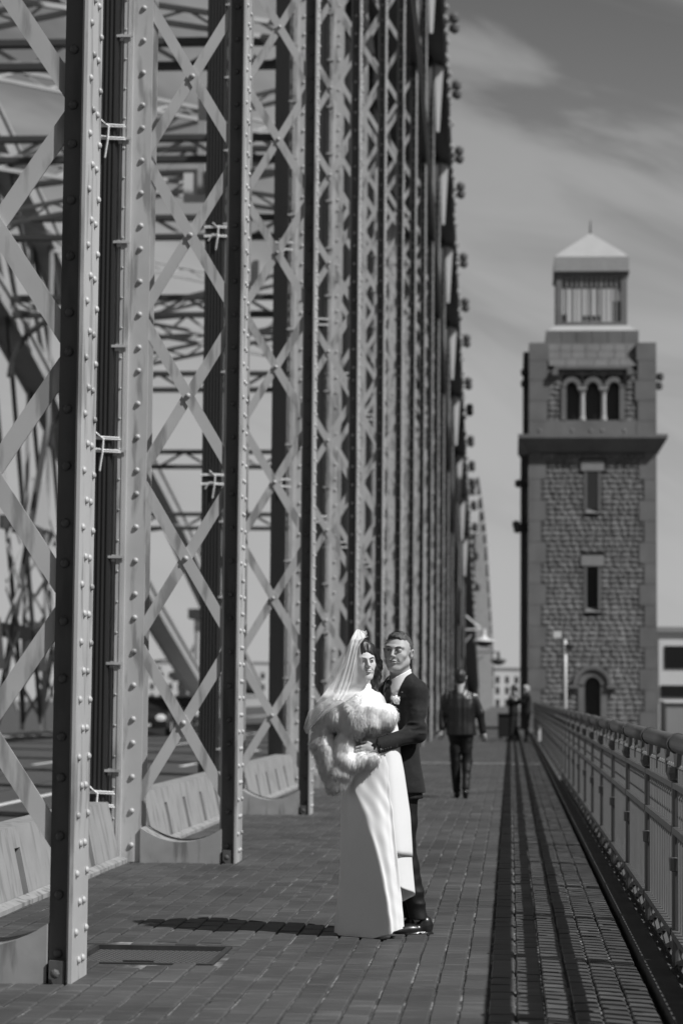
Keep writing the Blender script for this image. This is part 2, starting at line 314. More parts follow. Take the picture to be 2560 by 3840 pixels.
def column(i, y0):
    x0 = XR(y0); Ht = max(2.5, min(24.0, lerp_tab(UP, y0) - 0.4))
    extra = {0: 'cut off by the left picture edge, big rivets on its pale side', 1: 'complete X lacing in view and a bundled dark casing beside it', 2: 'just left of the bride, behind her veil',
             3: 'directly behind the bride and groom'}.get(i, 'counted from the camera along the footway')
    lab = '%s riveted steel lattice column, %s' % (NAMES[i], extra)
    t = thing('lattice_column', lab, 'column', (x0, y0, 0), group='riveted lattice columns along the footway')
    near = i <= 2
    def chords():
        m = MB(); m.box(-0.018, 0, 0, DCOL, 0, Ht)                        # outer web plate, stands proud towards the camera
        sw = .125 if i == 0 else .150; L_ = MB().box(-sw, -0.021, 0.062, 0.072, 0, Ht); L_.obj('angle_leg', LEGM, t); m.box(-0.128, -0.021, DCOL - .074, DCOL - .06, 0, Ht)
        m.box(-0.030, -0.0205, 0.016, 0.0615, 0, Ht)
        return m
    chords().obj('right_chord', STEEL, t)
    m = MB(); w = WCOL
    m.box(-w, -w + 0.018, -0.005, DCOL, 0, Ht); m.box(-w + 0.021, -w + 0.205, 0.055, 0.070, 0, Ht); m.box(-w + 0.021, -w + 0.205, DCOL - .070, DCOL - .055, 0, Ht)
    m.box(-w - 0.035, -w - 0.003, 0.0, 0.012, 0, Ht); m.box(-w + 0.0205, -w + 0.040, 0.012, 0.053, 0, Ht)
    m.obj('left_chord', STEEL, t)
    # lacing bars, each a part
    sp = 1.25 if i == 0 else 1.39; z0 = (0.62 if i == 0 else 0.47)
    xl, xr = -w + 0.17, -0.09
    n = int((Ht - z0) / sp)
    key = ('bar', sp)
    if key not in chord_cache:
        A = MB().bar((xl, 0, 0.06), (xr, 0, sp - 0.06), 0.094, 0.011); B = MB().bar((xl, 0.0, sp - 0.06), (xr, 0.0, 0.06), 0.094, 0.011)
        ma, mb_ = A.mesh('lacing_bar'), B.mesh('lacing_bar')
        ma.materials.append(STEEL); mb_.materials.append(STEEL); chord_cache[key] = (ma, mb_)
    ma, mb_ = chord_cache[key]
    if i <= 9:
        for k in range(n):
            z = z0 + k * sp
            link('lacing_bar', mb_, None, t, (0, 0.079, z)); link('lacing_bar', ma, None, t, (0, 0.091, z))
            

    else:
        m = MB()
        for k in range(n):
            z = z0 + k * sp
            for yy in (0.085,):
                m.bar((xl, yy, z + 0.06), (xr, yy, z + sp - 0.06), 0.118, 0.011); m.bar((xl, yy + .012, z + sp - 0.06), (xr, yy + .012, z + 0.06), 0.118, 0.011)
        tag(m.obj('lacing', STEEL, t), kind='stuff')
    # batten plates across the foot
    # rivets
    spots = []
    ztop = {0: 5.4, 1: 8.0, 2: 10.4}.get(i, min(Ht, 1.6 + 0.32 * y0))
    k = 0; z = 0.10
    while z < ztop:
        for yy in ((0.075, 0.335) if k % 2 else (0.155, 0.265)): spots.append(('x', 'L', (0.0, yy, z)))
        z += 0.142; k += 1
    k = 0; z = 0.14
    while z < ztop:
        spots.append(('y', 'L', (-0.080, 0.062, z)))
        spots.append(('y', 'L', (-w + 0.125, 0.055, z)))
        z += (0.285 if k % 4 in (0, 1, 2) else 0.20); k += 1
    z = 0.1
    while z < ztop:
        spots.append(('y', 'S', (-w - 0.019, 0.0, z))); z += 0.26
    for k in range(int((ztop - z0) / sp)): spots.append(('y', 'L', ((xl + xr) / 2, 0.0735, z0 + (k + 0.5) * sp)))
    if near:
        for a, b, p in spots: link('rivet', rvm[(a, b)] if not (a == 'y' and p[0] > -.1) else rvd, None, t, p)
    elif i <= 12:
        m = MB()
        for a, b, p in spots: 
            q = rv[(a, b)]; m.add([(vx + p[0], vy + p[1], vz + p[2]) for vx, vy, vz in q.v], q.f)
        tag(m.obj('rivets', STEEL, t, smooth=True), kind='stuff')
    # concrete plinth with a hollowed top between the chords
    poly = []; pl, prr = -w + 0.205, -0.13
    nn = 12
    for a in range(nn + 1):
        u = a / nn; x = pl + (prr - pl) * u; poly.append((x, 0.17 + 0.115 * (2 * u - 1) ** 2))
    poly = [(pl, -0.1)] + poly + [(prr, -0.1)]
    m = MB(); m.prism([(x, z) for x, z in poly], 0.03, DCOL + 0.06); m.obj('plinth', CONC, t)
    m = MB(); m.box(-0.115, -0.036, 0.015, 0.061, 0, 0.11)
    for xx in (-0.08,): m.add(*[[(vx + xx, vy - 0.0105 + (0.005 if xx > -0.5 else 0), vz + 0.05) for vx, vy, vz in rv[('y', 'L')].v], rv[('y', 'L')].f])
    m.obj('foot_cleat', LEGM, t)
    if i >= 1 and i <= 13:                                                # road side casing and conduit; far casings widened to stand in for shaded gaps
        cx = -w - (0.20 if i < 4 else .38); m = MB(); cw = 0.115 if i < 4 else .28
        m.box(cx - cw, cx + cw, -0.01, 0.12, 0.0, Ht)
        for k in range(6):
            xx = cx - cw + 0.02 + k * (2 * cw - 0.04) / 5; m.box(xx - 0.009, xx + 0.009, -0.020, -0.011, 0.0, Ht)
        m.obj('casing_gap_fill', CASING_GAP, t)
        m = MB(); m.tube([(-w - 0.055, 0.03, 0.02), (-w - 0.055, 0.03, Ht)], 0.014, 6); m.tube([(-w - 0.087, 0.05, 0.02), (-w - 0.087, 0.05, Ht)], 0.008, 5); m.obj('conduit', STEEL, t)
        zc = 0.75; ci = 0
        while zc < ztop:
            m = MB(); m.box(-w - 0.10, -w + 0.045, -0.022, -0.006, zc, zc + 0.022); m.box(-w - 0.07, -w - 0.04, -0.006, 0.02, zc - 0.03, zc + 0.03); m.obj('clamp', STEEL, t)
            zc += 0.9
        for zt in ((0.46, 3.45, 6.15) if i == 1 else (3.9, 6.9) if i == 2 else (4.6, 8.3)):
            m = MB(); r = 0.008
            for dz in (0, 0.11):
                m.tube([(cx - cw - .01, -0.025, zt + dz), (cx, -0.030, zt + dz + 0.006), (cx + cw + .08, -0.025, zt + dz - 0.004)], r, 5)
                m.tube([(cx - cw - .01, -.025, zt + dz + .017), (cx + .03, -.032, zt + dz + 0.02), (cx + cw + .07, -.025, zt + dz + 0.012)], r, 5)
            m.tube([(cx - 0.02, -.04, zt + 0.17), (cx + 0.05, -.045, zt + 0.11), (cx + 0.045, -.05, zt), (cx + 0.02, -.04, zt - 0.16)], r, 5)
            m.tube([(cx + 0.05, -.04, zt + 0.02), (cx - 0.02, -.05, zt + 0.03), (cx - 0.07, -.045, zt - 0.05)], r, 5)
            m.obj('tie_string', ROPE, t)
    return t
for i, y in enumerate(YS): column(i, y)
NAMES += ['first hidden', 'second hidden', 'third hidden']
for q_, y in enumerate((3.2, -4.7, -12.5)):
    o = column(17 + q_, y); o['label'] = ('riveted steel lattice column just outside the left picture edge, beside the camera', 'riveted steel lattice column outside the picture, just behind the camera', 'riveted steel lattice column outside the picture, farthest behind the camera')[q_]
ed = [-3.0] + YS[:9]
words = ['under the left picture edge', 'between the nearest and second column', 'between the second and third column', 'between the third and fourth column', 'behind the bride', 'behind the groom', 'beyond the groom', 'left of the walking man', 'farthest one left of the walking man']
for a in range(len(ed) - 1):
    barrier(ed[a] + 0.45, ed[a + 1] - 0.02, 'low pale concrete road barrier with slots, ' + words[a])

# ------------------------------------------------------------------ arch chords, web members and overhead bracing
def chord_run(tab, ys, xa, xb, th, name, parent, m_=STEELFAR):
    for a, b in zip(ys, ys[1:]):
        m = MB(); za, zb = lerp_tab(tab, a), lerp_tab(tab, b)
        if min(za, zb) < 0.2: continue
        X0, X1 = xa(a), xa(b); w = xb
        vs = []
        for (Y, Z, X) in ((a, za, X0), (b, zb, X1)):
            vs += [(X, Y, Z - th / 2), (X - w, Y, Z - th / 2), (X - w, Y, Z + th / 2), (X, Y, Z + th / 2)]
        m.add(vs, [(0, 1, 2, 3), (7, 6, 5, 4), (0, 4, 5, 1), (1, 5, 6, 2), (2, 6, 7, 3), (3, 7, 4, 0)])
        # flange edges
        for X, sgn in ((0.03, 1), (-w - 0.03, 1)):
            for dz in (-th / 2, th / 2):
                m.bar((X0 + X, a, za + dz), (X1 + X, b, zb + dz), 0.10, 0.16, (0, 0, 1))
        m.obj(name, m_, parent)
grid = [-13.0, -5.0, 3.0] + YS + [136.0, 145.0, 153.0, 161.0]
near_t = thing('truss_arch', 'dark arched truss chords sloping down above the near row of columns', 'bridge truss', (0, 0, 0))
xn = lambda y: XR(y) - 0.02
chord_run(UP, grid, lambda y: XR(y) + 0.30, 1.27, 1.0, 'upper_chord', near_t, DARKST)
chord_run(LO, grid, xn, 0.95, 0.7, 'lower_chord', near_t, DARKST)
for a, b in zip(grid[:-4], grid[1:-4]):                        # web diagonals between the two chords and below
    za, zb = lerp_tab(LO, a), lerp_tab(UP, b)
    if za > 0.8:
        m = MB(); 
        for dx in (0.1, 0.85):
            m.bar((XR(a) - dx, a, za), (XR(b) - dx, b, zb - 0.4), 0.35, 0.12, (1, 0, 0))
        nst = 14
        for k in range(nst):
            u, v = k / nst, (k + 1) / nst
            p = lambda q, dx: (XR(a) - dx, a + (b - a) * q, za + (zb - .4 - za) * q)
            m.bar(p(u, 0.1), p(v, 0.85), 0.09, 0.02, (0, 1, 0)); m.bar(p(u, 0.85), p(v, 0.1), 0.09, 0.02, (0, 1, 0))
        m.obj('web_diagonal', DARKST, near_t)
# pairs of small lamps on brackets along the outer edge of the arch
ORD = ['first', 'second', 'third', 'fourth', 'fifth', 'sixth', 'seventh', 'eighth', 'ninth', 'tenth', 'eleventh', 'twelfth', 'thirteenth', 'fourteenth', 'fifteenth', 'sixteenth', 'seventeenth', 'eighteenth', 'nineteenth']
FLY = [54, 57.5, 66, 69.5, 74, 79, 82, 88, 92, 95.5, 100, 103, 107, 111, 114, 118, 122, 127, 133]
for y in FLY:
    z = lerp_tab(UP, y); x = XR(y) + .30
    fk = FLY.index(y); t = thing('arch_floodlight', 'small twin floodlight on the outer edge of the dark arch, %s from top' % ORD[fk], 'floodlight', (x, y, z), group='floodlights along the arch edge')
    MB().tube([(0.04, 0, 0), (0.28, 0, 0.1)], 0.035, 6).obj('bracket', DARKST, t); MB().tube([(0.04, 0.5, -0.1), (0.28, 0.5, -0.05)], 0.035, 6).obj('bracket', DARKST, t)
    m = MB(); m.lathe([(0.06, -0.12), (0.15, -0.04), (0.17, 0.1), (0.10, 0.2)], (0.36, 0, 0.12), 10); m.obj('lamp_head', RAILM, t)
    m = MB(); m.lathe([(0.06, -0.12), (0.15, -0.04), (0.17, 0.1), (0.10, 0.2)], (0.36, 0.5, -0.05), 10); m.obj('lamp_head', RAILM, t)
for y in YS[6:16]:                                   # pale tapered brackets under the outer edge of the arch
    z = lerp_tab(UP, y) - 0.5; x = XR(y) + 0.02
    m = MB(); m.prism([(x, z), (x + .27, z - .1), (x + .15, z - 2.2), (x + .06, z - 2.2)], y + .02, y + .10); m.obj('tapered_bracket', PALEP, near_t); continue
    m = MB(); m.add([(x, y - 1.0, z + .5), (x, y + 1.2, z + .2), (x, y + .35, z - 2.2), (x, y - .2, z - 2.2), (x + .05, y - 1.0, z + .5), (x + .05, y + 1.2, z + .2), (x + .05, y + .35, z - 2.2), (x + .05, y - .2, z - 2.2)],
                     [(0, 1, 2, 3), (7, 6, 5, 4), (0, 4, 5, 1), (1, 5, 6, 2), (2, 6, 7, 3), (3, 7, 4, 0)]); m.obj('gusset_plate', PALEP, near_t)
bm_ = MB(); y = 48.0
while y < 140:                                                   # small bulbs and clips all along the arch edge
    z = lerp_tab(UP, y)
    for dz in (.42, -.38): bm_.lathe([(.03, -.09), (.10, -.03), (.10, .05), (.03, .11)], (XR(y) + .38 + .03 * math.sin(y * 7), y, z + dz + .1 * math.sin(y * 3)), 6)
    y += .5 + 1.1 * abs(math.sin(y * 5.3))
tag(bm_.obj('arch_bulbs', GREYB, near_t), kind='stuff')
# far truss on the other side of the road
XF = -17.6
far_t = thing('far_truss', 'blurred steel truss on the far side of the roadway, seen between the columns', 'bridge truss', (0, 0, 0))
fx = lambda y: XF
gridf = [45.0, 52.0] + YS[6:] + [136.0, 145.0, 153.0, 161.0]
chord_run(UP, gridf, fx, 0.9, 0.9, 'upper_chord', far_t); chord_run(LO, gridf, fx, 0.9, 0.7, 'lower_chord', far_t)
for a in gridf[:-7][::2]:
    zt = lerp_tab(UP, a); m = MB()
    for x in (XF, XF - 0.8): m.box(x - 0.11, x + 0.0, a - .15, a + .15, 0, zt)
    k = 0.3
    while k < min(7.0, zt - 1.4):
        m.bar((XF - .85, a - .13, k), (XF - .05, a - .13, k + 1.3), 0.12, .02); m.bar((XF - .85, a - .11, k + 1.3), (XF - .05, a - .11, k), 0.12, .02); k += 1.35
    m.obj('post', STEELFAR, far_t)
for a, b in zip(YS[9:12], YS[10:13]):                             # crossed lower bracing and plates of the far truss
    for zz in (3.6, 7.4): MB().bar((XF - .2, a, zz), (XF - .2, b, zz), .5, .12, (1, 0, 0)).obj('strut', DARKST, far_t)
    MB().bar((XF - .15, a, .6), (XF - .15, b, 11.4 - (b - 85) * .2), .5, .12, (1, 0, 0)).obj('cross_brace', DARKST, far_t)
    m = MB(); 
    for q in range(5): m.bar((XF - .05, a + .4, .8 + q * 1.5), (XF - .05, a + 2.6, 2.1 + q * 1.5), .16, .05, (1, 0, 0)); m.bar((XF - .05, a + 2.6, .8 + q * 1.5), (XF - .05, a + .4, 2.1 + q * 1.5), .16, .05, (1, 0, 0))
    m.obj('lattice_web', STEELFAR, far_t)
    for zz in (2.2, 7.6): MB().prism([(XF - .9, zz), (XF + .1, zz), (XF - .1, zz + 1.8), (XF - .6, zz + 2.0)], a - .22, a - .18).obj('gusset_plate', PALEP, far_t)
for a, b in zip(gridf[:-4], gridf[1:-4]):
    if b > 101: continue
    for (z0_, z1_, mm) in ((lerp_tab(UP, a) - .3, lerp_tab(LO, b), DARKST), (lerp_tab(LO, a), 0.3, DARKST)):
        if z0_ - z1_ < 1: continue
        m = MB()
        for dx in (0.15, 0.8): m.bar((XF - dx, a, z0_), (XF - dx, b, z1_), 0.34, 0.10, (1, 0, 0))
        m.obj('web_diagonal', mm, far_t)
# overhead portal girders: lattice beams from truss to truss
XN = -3.1
def lattice_beam(y, z, depth, label, knee=True, arched=0.0):
    t = thing('portal_girder', label, 'girder', (0, y, z), group='overhead portal girders')
    L0, L1 = XN, XF; m = MB(); ns = 8
    for k in range(ns):
        u0, u1 = k / ns, (k + 1) / ns; f = lambda u: L0 + (L1 - L0) * u; g = lambda u: -arched * 4 * (u - .5) ** 2
        m.bar((f(u0), 0, depth / 2 + g(u0)), (f(u1), 0, depth / 2 + g(u1)), 0.16, 0.34, (0, 1, 0)); m.bar((f(u0), 0, -depth / 2 + g(u0)), (f(u1), 0, -depth / 2 + g(u1)), 0.16, 0.34, (0, 1, 0))
    m.obj('flange', DARKST, t)
    m = MB(); n = 14
    for k in range(n):
        u0, u1 = k / n, (k + 1) / n; s_ = 1 if k % 2 else -1
        m.bar((f(u0), 0, -s_ * depth / 2 + g(u0)), (f(u1), 0, s_ * depth / 2 + g(u1)), 0.11, 0.05, (0, 1, 0))
    m.obj('lattice_web', STEELFAR, t)
    if knee:
        for (xx, sg) in ((L0, -1), (L1, 1)):
            m = MB(); pts = []
            for k in range(7):
                an = k / 6 * math.pi / 2; pts.append((xx + sg * (2.2 - 2.2 * math.sin(an)) * 1.0, 0, -depth / 2 - 2.2 + 2.2 * (1 - (1 - math.sin(an))) * 0 + (2.2 - 2.2 * math.cos(an)) * 0 + 2.2 * (1 - math.cos(math.pi / 2 - an)) * 0 + 0))
            pts = [(xx + sg * 2.2 * (1 - math.cos(k / 6 * math.pi / 2)), 0, -depth / 2 - 2.2 * (1 - math.sin(k / 6 * math.pi / 2))) for k in range(7)]
            for p, q in zip(pts, pts[1:]): m.bar(p, q, 0.14, 0.3, (0, 1, 0))
            m.obj('knee_brace', DARKST, t)
for k, y in enumerate(YS[5:13]):
    lattice_beam(y, lerp_tab(LO, y), 0.62, 'dark straight overhead lattice girder with knee braces, %s from the picture top' % ORD[k])
    if k % 2 == 0: lattice_beam(y + 0.2, lerp_tab(UP, y) - 0.3, 0.85, 'dark slightly arched upper girder without knee braces, %s from the camera' % ORD[k], knee=False, arched=0.5)
for k, y in enumerate(YS[5:11]):                                   # sway bracing of lighter laced bars
    y2 = YS[6 + k]
    for tab, dz, lv in ((LO, 0.1, 'lower'), (UP, -0.4, 'upper'))[k % 2:k % 2 + 1]:
        za, zb = lerp_tab(tab, y) + dz, lerp_tab(tab, y2) + dz
        t = thing('sway_brace', 'pale crossed laced braces at the %s level overhead, %s pair from the camera' % (lv, ORD[k]), 'brace', (0, 0, 0), group='diagonal braces overhead')
        for (A, B) in (((XN, y, za), (XF, y2, zb)), ((XF, y, za), (XN, y2, zb))):
            A = Vector(A); B = Vector(B); m = MB()
            for d_ in (-.2, .2): m.bar(A + Vector((0, 0, d_)), B + Vector((0, 0, d_)), 0.12, 0.12, (0, 0, 1))
            n = 18
            for q in range(n):
                s_ = .2 if q % 2 else -.2
                m.bar(A.lerp(B, q / n) + Vector((0, 0, -s_)), A.lerp(B, (q + 1) / n) + Vector((0, 0, s_)), 0.07, 0.03, (0, 1, 0))
            m.obj('laced_bar', STEELFAR, t)
# hanging gusset and post between pairs of girders
for hk, (y, x) in enumerate(((60, -7.9), (67, -9.3), (75, -9.0), (82, -10.6), (89, -11.5))):
    z = lerp_tab(LO, y); t = thing('hanging_post', 'short pale vertical hanger with gusset plate overhead, %s from the camera' % ORD[hk], 'hanger', (x, y, z), group='hangers in the overhead bracing')
    MB().box(-.12, .12, -.1, .1, -0.3, 2.6).obj('post', STEELFAR, t); MB().box(-.55, .55, -.03, .03, -0.55, 0.35).obj('gusset_plate', PALEP, t)

# ------------------------------------------------------------------ footway railing
rail = thing('footbridge_railing', 'dark ornate cast iron railing with a thick round handrail along the footway', 'railing', (0.88, 0, 0))
RY0, RSP, NP = 9.78, 2.42, 33
def zc(y): return 0.0
for k in range(-3, NP):
    y = RY0 + k * RSP
    # handrail span
    m = MB(); m.tube([(0, y + 0.03, 1.17), (0, y + RSP - 0.03, 1.17)], 0.049, 16); m.obj('handrail', RAILM, rail, smooth=True)
    m = MB(); m.tube([(0, y - 0.032, 1.17), (0, y + 0.032, 1.17)], 0.057, 16); m.obj('collar', RAILM, rail)
    m = MB(); m.lathe([(0.034, 0.0), (0.034, 0.50), (0.046, 0.505), (0.048, 0.57), (0.034, 0.575), (0.033, 0.97), (0.05, 0.98), (0.05, 1.0)], (0, y, 0), 12); m.obj('post', RAILM, rail, smooth=False)
    m = MB(); m.add([(-.012, y - .035, 1.0), (-.012, y + .035, 1.0), (-.012, y + .16, 1.125), (-.012, y - .16, 1.125), (.012, y - .035, 1.0), (.012, y + .035, 1.0), (.012, y + .16, 1.125), (.012, y - .16, 1.125)],
                    [(0, 1, 2, 3), (7, 6, 5, 4), (0, 4, 5, 1), (1, 5, 6, 2), (2, 6, 7, 3), (3, 7, 4, 0)]); m.lathe([(0.05, 0), (0.06, .03), (0.05, .06)], (0, y, 0.985), 10); m.obj('bracket', RAILM, rail)
    if k < -2: continue
    # beams of the panel
    a, b = y + 0.036, y + RSP - 0.036
    MB().box(-.03, .03, a, b, 0.935, 0.965).obj('top_beam', RAILM, rail)
    MB().box(-.034, .034, a, b, 0.70, 0.735).obj('middle_beam', RAILM, rail)
    MB().box(-.04, .04, a, b, 0.165, 0.20).obj('bottom_beam', RAILM, rail)
    # arrow ornaments under the handrail
    for u in (1 / 3, 2 / 3):
        yy = y + RSP * u; m = MB(); P = [(yy - .10, 1.122), (yy + .10, 1.122), (yy + .055, 1.085), (yy + .06, 1.06), (yy + .03, 1.045), (yy, 0.99), (yy - .03, 1.045), (yy - .06, 1.06), (yy - .055, 1.085)]
        n = len(P); m.add([(-.01, p, q) for p, q in P] + [(.01, p, q) for p, q in P], [tuple(range(n))[::-1], tuple(range(n, 2 * n))] + [(i_, (i_ + 1) % n, n + (i_ + 1) % n, n + i_) for i_ in range(n)])
        m.obj('ornament', RAILM, rail)
# balusters
bal = MB(); bal.box(-.006, .006, -.027, .027, .20, .70)
bal2 = MB(); bal2.box(-.0045, .0045, -.024, .024, .735, .935); bal2.lathe([(.005, .775), (.012, .79), (.005, .805)], n=6, cap=False); bal2.lathe([(.005, .87), (.012, .885), (.005, .90)], n=6, cap=False)
bal3 = MB(); bal3.box(-.005, .005, -.022, .022, .965, 1.035); bal3.lathe([(.004, 1.03), (.014, 1.042), (.004, 1.06)], n=5)
bm1, bm2, bm3 = [q.mesh(nm) for q, nm in ((bal, 'baluster'), (bal2, 'turned_spindle'), (bal3, 'peg'))]
BALM = mat('baluster_paint', 0.19, 0.5, amt=.1)
for q in (bm1, bm2, bm3): q.materials.append(BALM)
cnt = [0, 0, 0]; farb = MB()
for k in range(-3, 30):
    y = RY0 + k * RSP; nb = 48
    for j_ in range(nb):
        vis_ = y > 9.5
        for w_, (me, q) in enumerate(((bm1, bal), (bm2, bal2), (bm3, bal3))):
            cn = (16, 16, 16)[w_]
            if j_ >= cn: continue
            yy = y + 0.08 + (RSP - 0.16) * j_ / (cn - 1)
            if k > 14 and w_ == 2: continue
            if vis_ and cnt[w_] < (150, 150, 90)[w_]:
                link(me.name, me, None, rail, (0, yy, 0)); cnt[w_] += 1
            else:
                farb.add([(vx, vy + yy, vz) for vx, vy, vz in q.v], q.f)
    if k < 12:                                                     # lower plate with openings on the kerb
        m = MB()
        a, b = y + 0.04, y + RSP - 0.04
        m.box(-.012, .012, a, b, 0.125, 0.160); m.box(-.012, .012, a, b, 0.0, 0.025)
        nn = 3
        for c_ in range(nn + 1):
            u = a + (b - a) * c_ / nn; 
            if c_ < nn:
                v_ = a + (b - a) * (c_ + 1) / nn
                m.bar((0, u, 0.02), (0, v_, 0.13), 0.028, 0.02, (1, 0, 0)); m.bar((0.0, u, 0.13), (0.0, v_, 0.02), 0.028, 0.024, (1, 0, 0))
        m.obj('openwork_plate', RAILM, rail, (-0.0, 0, 0))
tag(farb.obj('far_balusters', BALM, rail), kind='stuff')
kerb = MB(); kerb.box(0.70, 0.815, -6, 200, -0.19, 0.035); MB().box(0.8155, 1.05, -6, 200, -0.18, 0.004).obj('rail_footing', mat('worn_footing', 0.10, 0.8, amt=.3, ns=6, bump=.003))['kind'] = 'structure'; kerb.obj('railing_kerb', mat('oily_kerb', 0.05, 0.8, amt=0.4, bump=.003))['kind'] = 'structure'
# ------------------------------------------------------------------ stone bridge tower
TY = 99.0; CX = 3.52
tower = thing('stone_tower', 'tall rusticated granite bridge tower with arched belfry windows and pyramid roof', 'tower', (CX, TY, 0))
m = MB(); m.box(-2.72, 2.72, 0.32, 6.0, -9, 12.1); m.box(-2.72, 2.72, 0.62, 6.0, 12.1, 16.3); m.obj('core', JOINTS, tower)
rr = random.Random(3)
def rock(seed):
    r = random.Random(seed); m = MB(); vs = []; nx, nz = 4, 3
    for b in range(nz + 1):
        for a in range(nx + 1):
            u, v = a / nx - .5, b / nz - .5; edge = (a in (0, nx)) or (b in (0, nz))
            vs.append((u * 0.985, 0.0 if edge else -r.uniform(0.35, 1.0), v * 0.972))
    fs = [(b * (nx + 1) + a, b * (nx + 1) + a + 1, (b + 1) * (nx + 1) + a + 1, (b + 1) * (nx + 1) + a) for b in range(nz) for a in range(nx)]
    m.add(vs, fs); c = [0, nx, (nz + 1) * (nx + 1) - 1, nz * (nx + 1)]
    base = len(m.v); m.add([(m.v[i][0], 3.0, m.v[i][2]) for i in c], [])
    for i in range(4): m.f.append((c[i], base + i, base + (i + 1) % 4, c[(i + 1) % 4]))
    return m
rocks = [rock(i) for i in range(7)]; rockm = []
for q in rocks:
    me = q.mesh('stone_block'); me.materials.append(RUSTIC); rockm.append(me)
nblk = [0]; rest = MB()
def rustic(x0, x1, z0, z1, skip, y=0.0, tooth=0.22, rowh=0.228, solid=False):
    nrow = max(1, round((z1 - z0) / rowh)); h = (z1 - z0) / nrow
    for r_ in range(nrow):
        z = z0 + (r_ + .5) * h; band = 1 - (r_ // 4) % 2
        a0 = x0 - (tooth if band else 0); a1 = x1 + (tooth if band else 0)
        segs = [(a0, a1)]
        for (sx0, sx1, sz0, sz1) in skip:
            if z + h * .35 > sz0 and z - h * .35 < sz1:
                ns = []
                for p, q in segs:
                    if sx1 <= p or sx0 >= q: ns.append((p, q)); continue
                    if sx0 > p: ns.append((p, sx0))
                    if sx1 < q: ns.append((sx1, q))
                segs = ns
        for p, q in segs:
            if q - p < 0.06: continue
            x = p
            while x < q - 0.02:
                w = rr.choice((0.24, 0.30, 0.36, 0.44)); 
                if q - (x + w) < 0.16: w = q - x
                rk = rr.randrange(7); dep = 0.062; s3 = (w, dep, h)
                if nblk[0] < 300:
                    o = link('stone_block', rockm[rk], None, tower, (x + w / 2, y + 0.06, z)); o.scale = s3; nblk[0] += 1
                else:
                    rest.add([(vx * w + x + w / 2, vy * dep + y + 0.06, vz * h + z) for vx, vy, vz in rocks[rk].v], rocks[rk].f)
                x += w
wz = [(-0.36, 0.36, 5.05, 7.1), (-0.55, 0.50, 7.1, 7.6), (-0.36, 0.36, 9.4, 11.25), (-0.55, 0.55, 11.25, 11.75), (-0.62, 0.62, -2, 2.62)]
rustic(-2.0, 2.0, -1.0, 11.996, wz)
rustic(-1.95, -1.36, 12.9, 15.2, [], y=0.02, tooth=0.0); rustic(1.4, 2.0, 12.9, 15.2, [], y=0.02, tooth=0.0)
rustic(-1.95, 2.0, 15.15, 15.66, [(-1.3, -.5, 15.1, 15.42), (-.38, .42, 15.1, 15.42), (.54, 1.34, 15.1, 15.42)], y=0.02, tooth=0)
tag(rest.obj('stone_facing', RUSTIC, tower), kind='stuff')
# dressed corner stones
z = -1.0; k = 0
while z < 11.9:
    h = min(0.912, 12.05 - z); w = 0.76 if (k % 2) else 0.54
    for s_ in (-1, 1):
        m = MB(); a, b = (-2.76, -2.76 + w) if s_ < 0 else (2.76 - w, 2.76); m.box(a, b, 0.0 + rr.uniform(-.006, .006), 0.5, z + .008, z + h - .008); m.obj('quoin', ASHLAR, tower)
    z += h; k += 1
# openings of the shaft
def slit(z0, z1, lint):
    m = MB(); m.box(-0.24, 0.24, 0.29, 0.31, z0, z1); m.obj('window_pane', GLASS, tower)
    MB().box(-0.36, -0.25, 0.0, 0.30, z0, z1).obj('jamb', ASHLAR, tower); MB().box(0.25, 0.36, 0.0, 0.30, z0, z1).obj('jamb', ASHLAR, tower)
    m = MB(); m.box(-lint, lint, -0.03, 0.30, z1 + .003, z1 + 0.47); m.obj('lintel', mat('pale_granite%d' % int(z0), 0.23, 0.85, amt=.1), tower)
    m = MB(); m.add([(-.36, -.05, z0 - .12), (.36, -.05, z0 - .12), (.36, .29, z0 + .10), (-.36, .29, z0 + .10), (-.36, .29, z0 - .12), (.36, .29, z0 - .12)], [(0, 1, 2, 3), (0, 3, 4), (1, 5, 2), (3, 2, 5, 4), (0, 4, 5, 1)]); m.obj('sill', ASHLAR, tower)
slit(5.2, 7.08, .50); slit(9.5, 11.22, .50)
def arch_ring(c, zc_, r0, r1, y0, y1, n=12, leg=0.0):
    m = MB()
    for k in range(n):
        a, b = math.pi * k / n, math.pi * (k + 1) / n
        P = [(c + r * math.cos(t), zc_ + r * math.sin(t)) for r, t in ((r0, a), (r1, a), (r1, b), (r0, b))]
        m.prism(P, y0, y1)
    return m
m = arch_ring(0, 1.95, 0.34, 0.62, -0.08, 0.3); m.obj('door_arch', ASHLAR, tower)
m = arch_ring(0, 1.95, 0.66, 0.84, -0.16, 0.05); m.box(-1.05, -.62, -.16, .05, 1.80, 1.93); m.box(.62, 1.05, -.16, .05, 1.80, 1.93); m.obj('hood_mould', ASHLAR, tower)
MB().box(-.62, -.345, -.04, .3, -1, 1.94).obj('jamb', ASHLAR, tower); MB().box(.345, .62, -.04, .3, -1, 1.94).obj('jamb', ASHLAR, tower)
m = MB(); m.prism([(-.34, -1), (.34, -1), (.34, 1.95)] + [(.34 * math.cos(t), 1.95 + .34 * math.sin(t)) for t in [math.pi * k / 10 for k in range(1, 10)]] + [(-.34, 1.95)], 0.28, 0.31); m.obj('door', DARKM, tower)
